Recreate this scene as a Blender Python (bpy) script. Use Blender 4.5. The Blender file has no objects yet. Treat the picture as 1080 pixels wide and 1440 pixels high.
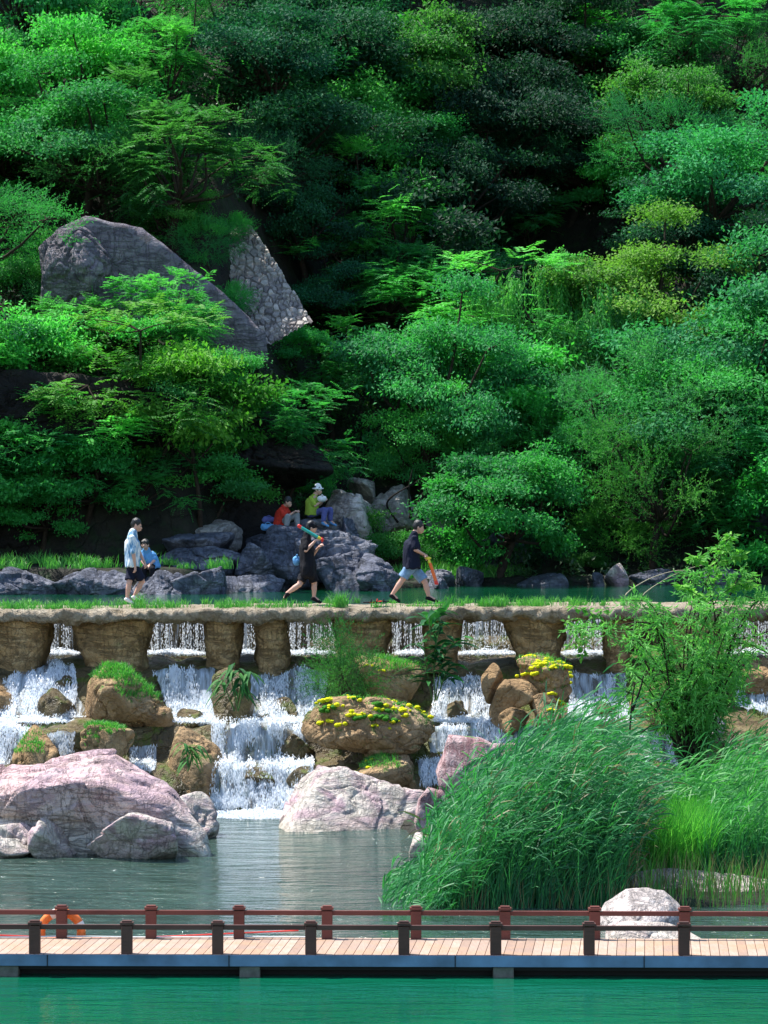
import bpy, bmesh, math, random
import numpy as np
from mathutils import Vector, Matrix
S = bpy.context.scene
COL = S.collection
R = math.radians
rng = np.random.default_rng(7)
random.seed(7)
F = 4950.0; HY = 680.0; CZ = 6.2        # focal length in photo pixels, horizon row, camera height

def P(px, py, Y):                        # photo pixel seen at distance Y -> world point
    return Vector(((px-540.0)/F*Y, Y, CZ-(py-HY)/F*Y))
def X(px, Y): return (px-540.0)/F*Y
def Zp(py, Y): return CZ-(py-HY)/F*Y

# ---------------------------------------------------------------- numpy noise
def _h(ix, iy, iz, s):
    h = (ix.astype(np.int64)*374761393 + iy.astype(np.int64)*668265263 + iz.astype(np.int64)*2147483647 + s*1274126177) & 0xffffffff
    h = ((h ^ (h >> 13))*1274126177) & 0xffffffff
    h = (h ^ (h >> 16)) & 0xffffffff
    return h/4294967295.0*2-1
def vnoise(p, s=0):
    p = np.asarray(p, float); i = np.floor(p).astype(np.int64); f = p-i
    u = f*f*(3-2*f); r = 0
    for dx in (0, 1):
        wx = u[:, 0] if dx else 1-u[:, 0]
        for dy in (0, 1):
            wy = u[:, 1] if dy else 1-u[:, 1]
            for dz in (0, 1):
                wz = u[:, 2] if dz else 1-u[:, 2]
                r = r+wx*wy*wz*_h(i[:, 0]+dx, i[:, 1]+dy, i[:, 2]+dz, s)
    return r
def fbm(p, o=4, s=0, g=.5):
    p = np.asarray(p, float); a = 1; r = 0; t = 0
    for k in range(o):
        r = r+a*vnoise(p*(2.03**k)+k*17.3, s+k); t += a; a *= g
    return r/t
def cells(p, s=0):
    """jittered cells: random value of the nearest cell, distance to the border"""
    p = np.asarray(p, float); i = np.floor(p).astype(np.int64); b1 = np.full(len(p), 9.); b2 = b1.copy(); v = np.zeros(len(p))
    for a in (-1, 0, 1):
        for b in (-1, 0, 1):
            for c in (-1, 0, 1):
                j = i+np.array([a, b, c]); f = np.stack([_h(j[:, 0], j[:, 1], j[:, 2], s+k)*.5+.5 for k in (1, 2, 3)], 1); d = ((p-j-f)**2).sum(1); h = _h(j[:, 0], j[:, 1], j[:, 2], s+9)
                m = d < b1; b2 = np.where(m, b1, np.minimum(b2, d)); v = np.where(m, h, v); b1 = np.where(m, d, b1)
    return v, np.sqrt(b2)-np.sqrt(b1)
def unit(v): return v/np.maximum(np.linalg.norm(v, axis=-1, keepdims=True), 1e-9)
def sst(a, b, x):
    t = np.clip((x-a)/(b-a), 0, 1); return t*t*(3-2*t)

# ---------------------------------------------------------------- object helpers
def tag(o, label=None, cat=None, group=None, kind=None):
    if label: o['label'] = label
    if cat: o['category'] = cat
    if group: o['group'] = group
    if kind: o['kind'] = kind
    return o
def empty(name, loc=(0, 0, 0), label=None, cat=None, group=None, rz=0):
    o = bpy.data.objects.new(name, None); COL.objects.link(o); o.location = loc; o.rotation_euler = (0, 0, rz)
    o.empty_display_size = .1
    return tag(o, label, cat, group)
def link(name, me, parent=None, world=True):
    o = bpy.data.objects.new(name, me); COL.objects.link(o)
    if parent:
        o.parent = parent
        if world: o.matrix_parent_inverse = Matrix.LocRotScale(parent.location, parent.rotation_euler, None).inverted()
    return o
def nmesh(name, V, Q, mat, smooth=False, tint=None, vec=None):
    V = np.asarray(V, np.float32); Q = np.asarray(Q, np.int32)
    me = bpy.data.meshes.new(name); k = Q.shape[1]
    me.vertices.add(len(V)); me.vertices.foreach_set('co', V.ravel())
    me.loops.add(Q.size); me.loops.foreach_set('vertex_index', Q.ravel())
    me.polygons.add(len(Q)); me.polygons.foreach_set('loop_start', np.arange(0, Q.size, k, dtype=np.int32))
    me.polygons.foreach_set('use_smooth', np.full(len(Q), smooth))
    me.update(calc_edges=True)
    if tint is not None:
        a = me.attributes.new('tint', 'FLOAT', 'POINT'); a.data.foreach_set('value', np.asarray(tint, np.float32))
    if vec is not None:
        a = me.attributes.new('flow', 'FLOAT_VECTOR', 'POINT'); a.data.foreach_set('vector', np.asarray(vec, np.float32).ravel())
    if mat: me.materials.append(mat)
    return me
def bmesh_obj(name, bm, mat, parent=None, smooth=False, bevel=0, world=True):
    if bevel:
        bmesh.ops.bevel(bm, geom=bm.edges[:], offset=bevel, segments=2, affect='EDGES', profile=.6)
    me = bpy.data.meshes.new(name); bm.to_mesh(me); bm.free()
    for p in me.polygons: p.use_smooth = smooth
    if mat: me.materials.append(mat)
    return link(name, me, parent, world)
def box(bm, c, s, rz=0, rx=0, ry=0):
    m = Matrix.Translation(c) @ Matrix.Rotation(rz, 4, 'Z') @ Matrix.Rotation(ry, 4, 'Y') @ Matrix.Rotation(rx, 4, 'X') @ Matrix.Diagonal((*s, 1))
    bmesh.ops.create_cube(bm, size=1, matrix=m)
def grid_quads(nu, nv):
    i = np.arange(nu-1)[:, None]*nv+np.arange(nv-1)[None, :]
    i = i.ravel(); return np.stack([i, i+nv, i+nv+1, i+1], 1)
def tube_arr(pts, rad, n=6, cap=True):
    pts = np.asarray(pts, float); rad = np.broadcast_to(rad, (len(pts),))
    t = unit(np.gradient(pts, axis=0)); ref = np.array([.3, .1, 1.]) if abs(t[0][2]) < .9 else np.array([1., .2, 0])
    a = unit(np.cross(t, ref)); b = np.cross(t, a)
    th = np.linspace(0, 2*np.pi, n, endpoint=False)
    V = pts[:, None]+rad[:, None, None]*(a[:, None]*np.cos(th)[None, :, None]+b[:, None]*np.sin(th)[None, :, None])
    k = len(pts); V = V.reshape(-1, 3)
    i = np.arange(k-1)[:, None]*n+np.arange(n)[None]; j = np.arange(k-1)[:, None]*n+(np.arange(n)[None]+1) % n
    Q = np.stack([i, j, j+n, i+n], -1).reshape(-1, 4)
    return V, Q
def cat_mesh(parts):
    Vs, Qs, o = [], [], 0
    for V, Q in parts: Vs.append(V); Qs.append(Q+o); o += len(V)
    return np.concatenate(Vs), np.concatenate(Qs)
def tubes(name, lst, mat, parent=None, world=True, smooth=True):
    V, Q = cat_mesh([tube_arr(*t) for t in lst])
    return link(name, nmesh(name, V, Q, mat, smooth), parent, world)
def curve_pts(pts, n=12):
    pts = np.array([list(p) for p in pts], float); k = len(pts)
    t = np.linspace(0, k-1, n); out = []
    for u in t:
        i = min(int(u), k-2); f = u-i
        p0 = pts[max(i-1, 0)]; p1 = pts[i]; p2 = pts[i+1]; p3 = pts[min(i+2, k-1)]
        out.append(.5*((2*p1)+(-p0+p2)*f+(2*p0-5*p1+4*p2-p3)*f*f+(-p0+3*p1-3*p2+p3)*f**3))
    return np.array(out)

# ---------------------------------------------------------------- materials
class NT:
    def __init__(s, name):
        s.m = bpy.data.materials.new(name); s.m.use_nodes = True; s.t = s.m.node_tree; s.t.nodes.clear()
        s.out = s.n('ShaderNodeOutputMaterial')
    def n(s, ty, **kw):
        nd = s.t.nodes.new(ty)
        for k, v in kw.items():
            if hasattr(nd, k): setattr(nd, k, v)
            else: nd.inputs[k].default_value = v
        return nd
    def l(s, a, b): s.t.links.new(a, b)
    def coord(s, scale=(1, 1, 1), kind='Object', attr=None):
        mp = s.n('ShaderNodeMapping'); mp.inputs['Scale'].default_value = scale
        if attr:
            c = s.n('ShaderNodeAttribute', attribute_name=attr); s.l(c.outputs['Vector'], mp.inputs['Vector'])
        else:
            c = s.n('ShaderNodeTexCoord'); s.l(c.outputs[kind], mp.inputs['Vector'])
        return mp.outputs['Vector']
    def noise(s, vec, sc, det=4, rough=.55, dist=0):
        nd = s.n('ShaderNodeTexNoise'); nd.inputs['Scale'].default_value = sc; nd.inputs['Detail'].default_value = det
        nd.inputs['Roughness'].default_value = rough; nd.inputs['Distortion'].default_value = dist
        if vec: s.l(vec, nd.inputs['Vector'])
        return nd.outputs['Fac']
    def ramp(s, fac, stops):
        nd = s.n('ShaderNodeValToRGB'); cr = nd.color_ramp
        while len(cr.elements) < len(stops): cr.elements.new(.5)
        for e, (p, c) in zip(cr.elements, stops):
            e.position = p; e.color = (*c, 1) if len(c) == 3 else c
        s.l(fac, nd.inputs[0]); return nd.outputs[0]
    def mix(s, fac, a, b, mode='MIX'):
        nd = s.n('ShaderNodeMix'); nd.data_type = 'RGBA'; nd.blend_type = mode
        for sock, v in ((nd.inputs[0], fac), (nd.inputs[6], a), (nd.inputs[7], b)):
            if isinstance(v, (int, float)): sock.default_value = v
            elif isinstance(v, tuple): sock.default_value = (*v, 1) if len(v) == 3 else v
            else: s.l(v, sock)
        return nd.outputs[2]
    def math(s, op, a, b=0., c=None):
        nd = s.n('ShaderNodeMath'); nd.operation = op
        for k, v in enumerate((a, b, c)):
            if v is None: continue
            if isinstance(v, (int, float)): nd.inputs[k].default_value = v
            else: s.l(v, nd.inputs[k])
        return nd.outputs[0]
    def bump(s, h, strength=.5, dist=.05, prev=None):
        nd = s.n('ShaderNodeBump'); nd.inputs['Strength'].default_value = strength; nd.inputs['Distance'].default_value = dist
        s.l(h, nd.inputs['Height'])
        if prev: s.l(prev, nd.inputs['Normal'])
        return nd.outputs[0]
    def princ(s, col, rough=.6, spec=.4, normal=None, **kw):
        nd = s.n('ShaderNodeBsdfPrincipled')
        if isinstance(col, tuple): nd.inputs['Base Color'].default_value = (*col, 1)
        else: s.l(col, nd.inputs['Base Color'])
        if isinstance(rough, (int, float)): nd.inputs['Roughness'].default_value = rough
        else: s.l(rough, nd.inputs['Roughness'])
        nd.inputs['Specular IOR Level'].default_value = spec
        if normal: s.l(normal, nd.inputs['Normal'])
        for k, v in kw.items(): nd.inputs[k.replace('_', ' ')].default_value = v
        return nd
    def done(s, sh):
        s.l(sh.outputs[0] if hasattr(sh, 'outputs') else sh, s.out.inputs[0]); return s.m

def m_plain(name, col, rough=.6, spec=.4, var=.15, sc=20, bump=.2, metal=0):
    t = NT(name); v = t.coord(); n = t.noise(v, sc, 4)
    c = t.ramp(n, [(.3, tuple(x*(1-var) for x in col)), (.7, tuple(min(1, x*(1+var)) for x in col))])
    p = t.princ(c, rough, spec, t.bump(n, bump, .01)); p.inputs['Metallic'].default_value = metal
    return t.done(p)

def m_leaf(name, use_obj=True, col=(.05, .15, .03), rough=.42, trans=.32, spec=.5):
    t = NT(name)
    if use_obj:
        oi = t.n('ShaderNodeObjectInfo'); base = oi.outputs['Color']
        base = t.mix(t.math('MULTIPLY', oi.outputs['Random'], .35), base, (.02, .10, .03))
    else:
        base = col
    at = t.n('ShaderNodeAttribute', attribute_name='tint')
    hs = t.n('ShaderNodeHueSaturation'); hs.inputs['Saturation'].default_value = .94
    t.l(t.math('MULTIPLY_ADD', at.outputs['Fac'], -.045, .52), hs.inputs['Hue'])
    t.l(t.math('MULTIPLY_ADD', at.outputs['Fac'], .9, .62), hs.inputs['Value'])
    if isinstance(base, tuple): hs.inputs['Color'].default_value = (*base, 1)
    else: t.l(base, hs.inputs['Color'])
    p = t.princ(hs.outputs[0], rough, spec)
    tr = t.n('ShaderNodeBsdfTranslucent')
    t.l(t.mix(1., hs.outputs[0], (1.1, 1.45, .7), 'MULTIPLY'), tr.inputs['Color'])
    mx = t.n('ShaderNodeMixShader'); mx.inputs[0].default_value = trans
    t.l(p.outputs[0], mx.inputs[1]); t.l(tr.outputs[0], mx.inputs[2])
    return t.done(mx)

def m_rock(name, stops, sc=1.2, bump=.8, strata=None, moss=None, low=None, rough=.8, fine=1., crack=.6, lines=0, stain=None):
    """stops = base colour ramp; strata=(colour, scale3); moss=(colour, threshold); low=(colour, z0, z1)"""
    t = NT(name); v = t.coord(); n1 = t.noise(v, sc, 8, .62, .4); n2 = t.noise(v, sc*7, 5, .65)
    c = t.ramp(n1, stops)
    c = t.mix(t.ramp(n2, [(.35, (.0,)*3), (.75, (.55,)*3)]), c, tuple(x*.45 for x in stops[0][1]))
    hgt = t.math('ADD', t.math('MULTIPLY', n1, 1.6), t.math('MULTIPLY', n2, .5))
    if strata:
        vs = t.coord(strata[1]); ns = t.noise(vs, 2.5, 6, .6, 1.2)
        c = t.mix(t.ramp(ns, [(.42, (0, 0, 0)), (.6, (.85,)*3)]), c, strata[0])
        hgt = t.math('ADD', hgt, t.math('MULTIPLY', ns, .5))
    geo = t.n('ShaderNodeNewGeometry')
    if low:
        sp = t.n('ShaderNodeSeparateXYZ'); t.l(geo.outputs['Position'], sp.inputs[0])
        mr = t.n('ShaderNodeMapRange'); mr.inputs[1].default_value = low[1]; mr.inputs[2].default_value = low[2]
        t.l(t.math('ADD', sp.outputs[2], t.math('MULTIPLY', t.noise(v, 1.1, 5), .55)), mr.inputs[0])
        c = t.mix(mr.outputs[0], t.mix(t.ramp(n2, [(.4, (0, 0, 0)), (.7, (.5,)*3)]), low[0], tuple(x*.6 for x in low[0])), c)
    if moss:
        sp2 = t.n('ShaderNodeSeparateXYZ'); t.l(geo.outputs['Normal'], sp2.inputs[0])
        mn = t.noise(v, 2.3, 6, .7)
        f = t.math('MULTIPLY', t.ramp(sp2.outputs[2], [(.0, (0, 0, 0)), (.6, (1, 1, 1))]), t.ramp(mn, [(moss[1], (0, 0, 0)), (moss[1]+.08, (1, 1, 1))]))
        c = t.mix(f, c, moss[0])
    if lines:
        vl = t.coord((.8, .8, 2.6)); nl = t.noise(vl, 1.3, 7, .6, .8); ln = t.ramp(nl, [(.465, (0, 0, 0)), (.5, (1, 1, 1)), (.525, (0, 0, 0))]); n5 = t.noise(t.coord((2.2, .7, .6)), 1.5, 6, .6, 1.)
        ln2 = t.ramp(n5, [(.48, (0, 0, 0)), (.5, (1, 1, 1)), (.515, (0, 0, 0))]); c = t.mix(t.math('MULTIPLY', ln, lines), c, tuple(x*.25 for x in stops[0][1])); c = t.mix(t.math('MULTIPLY', ln2, lines*.4), c, tuple(x*.25 for x in stops[0][1]))
        hgt = t.math('SUBTRACT', hgt, t.math('MULTIPLY', t.math('ADD', ln, ln2), .2))
    if stain:
        c = t.mix(t.ramp(t.noise(v, .7, 7, .7, .5), [(.5, (0, 0, 0)), (.62, (.8,)*3)]), c, stain)
    vo = t.n('ShaderNodeTexVoronoi', feature='DISTANCE_TO_EDGE'); vo.inputs['Scale'].default_value = sc*1.3
    wv = t.n('ShaderNodeVectorMath', operation='ADD'); t.l(v, wv.inputs[0])
    nv = t.n('ShaderNodeTexNoise'); nv.inputs['Scale'].default_value = sc*2; nv.inputs['Detail'].default_value = 5; t.l(v, nv.inputs['Vector'])
    sv = t.n('ShaderNodeVectorMath', operation='SCALE'); sv.inputs['Scale'].default_value = .9/sc; t.l(nv.outputs['Color'], sv.inputs[0]); t.l(sv.outputs[0], wv.inputs[1]); t.l(wv.outputs[0], vo.inputs['Vector'])
    cr = t.ramp(vo.outputs['Distance'], [(0., (0, 0, 0)), (.05, (1, 1, 1))])
    c = t.mix(t.math('MULTIPLY', t.math('SUBTRACT', 1., cr), crack), c, tuple(x*.3 for x in stops[0][1]))
    if crack > 0: hgt = t.math('ADD', hgt, t.math('MULTIPLY', cr, .25))
    n3 = t.noise(v, sc*28, 3, .6)
    nb = t.bump(n3, .5*fine, .02, t.bump(hgt, bump, .12))
    return t.done(t.princ(c, rough, .3, nb))
# ---------------------------------------------------------------- materials in use
M = {}
M['leaf'] = m_leaf('foliage', rough=.6, trans=.40, spec=.22)
M['leaf_gloss'] = m_leaf('glossy_foliage', rough=.65, trans=.3, spec=.15)
M['bark'] = m_plain('bark', (.035, .025, .018), .9, .2, .4, 8, .8)
M['dark_bark'] = m_plain('dark_bark', (.018, .014, .012), .9, .2, .4, 8, .8)
M['reed'] = m_leaf('reed_leaf', False, (.028, .20, .065), .5, .35, .25)
M['reed_light'] = m_leaf('light_reed_leaf', False, (.045, .27, .06), .5, .38, .25)
M['tall_grass'] = m_leaf('tall_grass_blade', False, (.085, .40, .045), .5, .4, .25)
M['reed_dry'] = m_leaf('dry_reed', False, (.16, .15, .06), .6, .2)
M['grass'] = m_leaf('grass_blade', False, (.06, .30, .035), .5, .35)
M['under'] = m_leaf('undergrowth_leaf', False, (.025, .085, .02), .45, .25)
M['pink'] = m_rock('pink_boulder_stone', [(.3, (.46, .31, .31)), (.5, (.64, .46, .44)), (.7, (.76, .65, .61))], .9, .9,
                   strata=((.46, .30, .33), (.5, .5, 1.6)), low=((.64, .59, .52), .55, 1.35), crack=.0, lines=.4, stain=(.36, .26, .30))
M['cream'] = m_rock('cream_boulder_stone', [(.3, (.42, .38, .34)), (.5, (.60, .55, .48)), (.72, (.72, .66, .58))], .9, .8,
                    strata=((.42, .27, .32), (.35, .5, .5)), low=((.55, .50, .40), .1, .6), crack=.0, lines=.25)
M['redslab'] = m_rock('red_slab_stone', [(.3, (.28, .13, .15)), (.5, (.45, .24, .25)), (.7, (.55, .38, .36))], 1.4, .8,
                      strata=((.60, .46, .45), (3.5, .5, 1.2)), crack=.0, lines=.35)
M['tan'] = m_rock('tan_travertine', [(.28, (.20, .12, .055)), (.5, (.44, .29, .15)), (.72, (.66, .48, .29))], 1.6, .9,
                  moss=((.05, .14, .015), .54), crack=.06)
M['tan_bare'] = m_rock('brown_travertine', [(.28, (.17, .10, .045)), (.5, (.38, .24, .115)), (.72, (.56, .38, .20))], 1.4, .9, crack=.05)
M['pier'] = m_rock('pier_tufa', [(.30, (.20, .125, .055)), (.5, (.48, .31, .14)), (.68, (.66, .47, .25))], 1.1, 1., crack=.0, lines=.12, stain=(.22, .14, .06), moss=((.06, .10, .02), .55))
M['slab'] = m_rock('walkway_travertine', [(.3, (.34, .26, .17)), (.5, (.52, .43, .31)), (.7, (.64, .56, .44))], 2.6, 1., crack=.05)
M['bed'] = m_rock('wet_cascade_rock', [(.25, (.05, .045, .025)), (.45, (.14, .10, .045)), (.6, (.22, .17, .08)), (.75, (.28, .23, .13))], 1.4, 1., moss=((.10, .13, .02), .50), rough=.4, crack=.15)
M['grey'] = m_rock('grey_bank_rock', [(.3, (.06, .07, .10)), (.5, (.14, .15, .20)), (.7, (.34, .34, .38))], 1.2, 1., crack=.0, lines=.35)
M['purple'] = m_rock('purple_outcrop_rock', [(.3, (.11, .105, .13)), (.5, (.22, .20, .23)), (.7, (.38, .34, .36))], .7, .9, strata=((.12, .10, .13), (.3, .3, 1.6)), crack=.0, lines=.35)
M['pale'] = m_rock('pale_path_rock', [(.3, (.30, .27, .26)), (.5, (.45, .42, .40)), (.7, (.58, .55, .52))], 1.2, .9, crack=.0, lines=.35)
M['path'] = m_rock('sun_lightened_path_rock', [(.3, (.42, .36, .34)), (.5, (.60, .53, .50)), (.7, (.72, .66, .62))], 1.2, .9, crack=.0, lines=.4)  # lighter copy of the pale rock, sunlight put into its colour
M['cave'] = m_rock('shade_dark_cliff_rock', [(.3, (.005, .004, .004)), (.5, (.012, .009, .008)), (.7, (.03, .022, .018))], .8, 1., crack=.1)  # near-black, the deep shade of the recess is put into the colour
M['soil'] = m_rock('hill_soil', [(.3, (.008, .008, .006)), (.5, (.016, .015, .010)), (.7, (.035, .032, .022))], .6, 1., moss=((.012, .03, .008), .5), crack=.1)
def m_moss(name, col):
    t = NT(name); v = t.coord(); n = t.noise(v, 30, 5, .7)
    c = t.ramp(n, [(.3, tuple(x*.55 for x in col)), (.7, tuple(min(1, x*1.2) for x in col))])
    return t.done(t.princ(c, .9, .1, t.bump(n, 1., .03)))
M['moss_y'] = m_moss('yellow_moss', (.72, .72, .02)); M['moss_g'] = m_moss('green_moss', (.05, .20, .02))

def m_water(name, body, rough=.06, s1=1., s2=1., far=None, swell=0):
    t = NT(name); v = t.coord((1, 1, 1)); a = t.noise(t.coord((.45, 1.2, 1)), 2.6, 4, .55, .4); b = t.noise(t.coord((.9, 1.3, 1)), 7.5, 3, .6); g = t.noise(v, .35, 3)
    nb = t.bump(b, .30*s1, .03*s2, t.bump(a, .5*s1, .08*s2))
    if swell: nb = t.bump(t.noise(t.coord((.5, 1.1, 1)), .9, 3, .6, .6), .9, .35, nb)
    c = t.ramp(g, [(.3, tuple(x*.8 for x in body)), (.7, tuple(x*1.15 for x in body))])
    if far:
        sp = t.n('ShaderNodeSeparateXYZ'); t.l(t.coord(), sp.inputs[0]); mr = t.n('ShaderNodeMapRange'); mr.inputs[1].default_value = 44.5; mr.inputs[2].default_value = 47.; t.l(sp.outputs[1], mr.inputs[0]); c = t.mix(mr.outputs[0], c, far)
    return t.done(t.princ(c, rough, .5, nb, IOR=1.33))
M['water'] = m_water('emerald_water', (.002, .10, .052), .05, .9, .9); M['water_mid'] = m_water('rippled_pool_water', (.035, .07, .055), .07, 1.9, 3.4, None, 1)  # mid pool's body colour lightened to stand in for weak sky reflection
M['water_up'] = m_water('calm_green_water', (.003, .07, .03), .04, .4)
def m_foam(name, col, lo, hi, scx, scy, edge=.02, solid=0.):
    t = NT(name); v = t.coord((scx, scy, 1), attr='flow')
    n = t.noise(v, 1., 5, .65, .3); n2 = t.noise(t.coord((scx*.25, scy*.5, 1), attr='flow'), 1., 3, .5)
    f = t.ramp(t.math('ADD', t.math('MULTIPLY', n, .65), t.math('MULTIPLY', n2, .35)), [(lo, (solid,)*3), (hi, (1, 1, 1))])
    p = t.princ(col, .35, .5, t.bump(n, 1., .05)); tr = t.n('ShaderNodeBsdfTranslucent'); tr.inputs[0].default_value = (*col, 1)
    m1 = t.n('ShaderNodeMixShader'); m1.inputs[0].default_value = .3; t.l(p.outputs[0], m1.inputs[1]); t.l(tr.outputs[0], m1.inputs[2])
    tp = t.n('ShaderNodeBsdfTransparent'); mx = t.n('ShaderNodeMixShader'); t.l(f, mx.inputs[0]); t.l(tp.outputs[0], mx.inputs[1]); t.l(m1.outputs[0], mx.inputs[2])
    return t.done(mx)
M['sheet'] = m_foam('rushing_white_water', (.72, .82, .92), .42, .62, 12, 1.5, solid=.12)
M['foam'] = m_foam('pool_foam', (.85, .9, .95), .46, .58, 7, 7)
def m_drops():
    t = NT('water_drops'); p = t.princ((.93, .96, .98), .25, .6); tr = t.n('ShaderNodeBsdfTranslucent'); tr.inputs[0].default_value = (.86, .92, 1, 1)
    mx = t.n('ShaderNodeMixShader'); mx.inputs[0].default_value = .4; t.l(p.outputs[0], mx.inputs[1]); t.l(tr.outputs[0], mx.inputs[2]); return t.done(mx)
M['drops'] = m_drops()
def m_wood(name, c1, c2, rough=.6):
    t = NT(name); v = t.coord((1.2, 14, 14)); n = t.noise(v, 2.5, 6, .6); w = t.noise(t.coord(), 1.3, 3)
    c = t.mix(t.ramp(w, [(.35, (0, 0, 0)), (.65, (1, 1, 1))]), t.ramp(n, [(.3, c1), (.7, c2)]), tuple(x*1.35 for x in c2))
    return t.done(t.princ(c, rough, .4, t.bump(n, .3, .01)))
M['rail'] = m_wood('bounce_lit_brown_rail_paint', (.075, .018, .014), (.115, .03, .022), .55)  # rear rails: same brown, reddened as if lit by bounce from the deck
M['railf'] = m_wood('shaded_brown_rail_paint', (.045, .016, .013), (.08, .03, .024), .5)  # front rails: same brown, darkened to carry their shade
def m_deck():
    t = NT('worn_deck_boards'); at = t.n('ShaderNodeAttribute', attribute_name='tint'); v = t.coord((9, 1.2, 1)); n = t.noise(v, 3, 6, .6); n2 = t.noise(t.coord(), 2.2, 4)
    c = t.ramp(at.outputs['Fac'], [(0, (.29, .20, .155)), (.5, (.37, .27, .215)), (1, (.45, .345, .28))])
    c = t.mix(t.ramp(n2, [(.4, (0, 0, 0)), (.65, (.7,)*3)]), c, (.40, .25, .15)); c = t.mix(t.ramp(n, [(.35, (0, 0, 0)), (.8, (.4,)*3)]), c, (.2, .12, .08))
    return t.done(t.princ(c, .7, .3, t.bump(n, .4, .01)))
M['deck'] = m_deck()
M['fascia'] = m_plain('skylit_blue_fascia', (.10, .18, .31), .5, .5, .38, 2.2, .15)  # blue of reflected sky and water put into the base colour, plus wear mottling
M['black'] = m_plain('dark_float', (.012, .012, .014), .7, .3)
M['concrete'] = m_plain('pale_concrete', (.13, .13, .115), .85, .2, .3, 12, .6)
M['orange'] = m_plain('orange_vinyl', (.85, .19, .03), .45, .5, .08); M['white'] = m_plain('white_vinyl', (.8, .8, .78), .5, .5, .05)
M['red'] = m_plain('red_plastic', (.75, .04, .03), .35, .5, .08)
M['teal'] = m_plain('teal_plastic', (.02, .36, .32), .3, .6, .08); M['yellow'] = m_plain('yellow_plastic', (.75, .62, .04), .35, .5, .08)
M['orange_p'] = m_plain('orange_plastic', (.85, .15, .02), .35, .5, .08)
M['skin'] = m_plain('skin', (.58, .33, .25), .5, .4, .06, 12, .1)
M['hair'] = m_plain('black_hair', (.012, .011, .012), .4, .5, .3, 90, .8)
M['navy'] = m_plain('navy_cloth', (.008, .011, .028), .85, .2, .2, 40, .3); M['blackc'] = m_plain('black_cloth', (.008, .008, .012), .85, .2, .2, 40, .3)
M['denim'] = m_plain('light_denim', (.17, .29, .46), .8, .2, .25, 14, .4)
M['grey_c'] = m_plain('grey_cloth', (.25, .26, .27), .85, .2, .15, 20, .4); M['purple_c'] = m_plain('blue_violet_cloth', (.10, .11, .30), .85, .2, .15, 20, .4)
M['red_c'] = m_plain('red_cloth', (.50, .035, .02), .85, .2, .3, 16, .4); M['lime_c'] = m_plain('yellow_green_cloth', (.28, .40, .05), .85, .2, .2, 14, .4)
M['blue_c'] = m_plain('light_blue_cloth', (.12, .32, .60), .85, .2, .2, 14, .4); M['white_c'] = m_plain('white_cloth', (.75, .76, .78), .85, .2, .08, 20, .3)
def m_shirt():
    t = NT('blue_white_patterned_cloth'); v = t.coord((1, 1, .25)); n = t.noise(v, 16, 3, .6)
    c = t.ramp(n, [(.40, (.10, .26, .46)), (.5, (.45, .58, .68)), (.58, (.78, .80, .80))]); return t.done(t.princ(c, .85, .2, t.bump(n, .3, .01)))
M['shirt'] = m_shirt()

# ---------------------------------------------------------------- world, sun, camera
W = bpy.data.worlds.new('World'); S.world = W; W.use_nodes = True
sun_dir = Vector((-.42, .22, .88)).normalized()
el = math.asin(sun_dir.z); az = math.atan2(sun_dir.x, sun_dir.y)
bg = W.node_tree.nodes['Background']; sky = W.node_tree.nodes.new('ShaderNodeTexSky'); sky.sky_type = 'NISHITA'; sky.sun_disc = False
sky.sun_elevation = el; sky.sun_rotation = az; sky.air_density = 1.2; sky.dust_density = .6; sky.ozone_density = 2.5
W.node_tree.links.new(sky.outputs[0], bg.inputs[0]); bg.inputs[1].default_value = .13
sl = bpy.data.lights.new('sun', 'SUN'); sl.energy = 5.0; sl.angle = R(.53); sl.color = (1., .955, .88)
so = bpy.data.objects.new('sun', sl); COL.objects.link(so); so.rotation_euler = sun_dir.to_track_quat('Z', 'Y').to_euler(); so.location = (-20, 60, 60)
cd = bpy.data.cameras.new('camera'); cam = bpy.data.objects.new('camera', cd); COL.objects.link(cam); S.camera = cam
cam.location = (0, 0, CZ); cam.rotation_euler = (R(90), 0, 0)
cd.sensor_fit = 'VERTICAL'; cd.sensor_height = 36; cd.lens = 36*F/1440; cd.shift_y = -(720-HY)/1440; cd.clip_end = 1000; cd.clip_start = .5
S.view_settings.view_transform = 'Standard'; S.view_settings.look = 'None'; S.view_settings.exposure = .95; S.view_settings.gamma = 1
S.cycles.transparent_max_bounces = 24; S.cycles.max_bounces = 6; S.cycles.diffuse_bounces = 3; S.cycles.glossy_bounces = 3; S.cycles.transmission_bounces = 4

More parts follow.
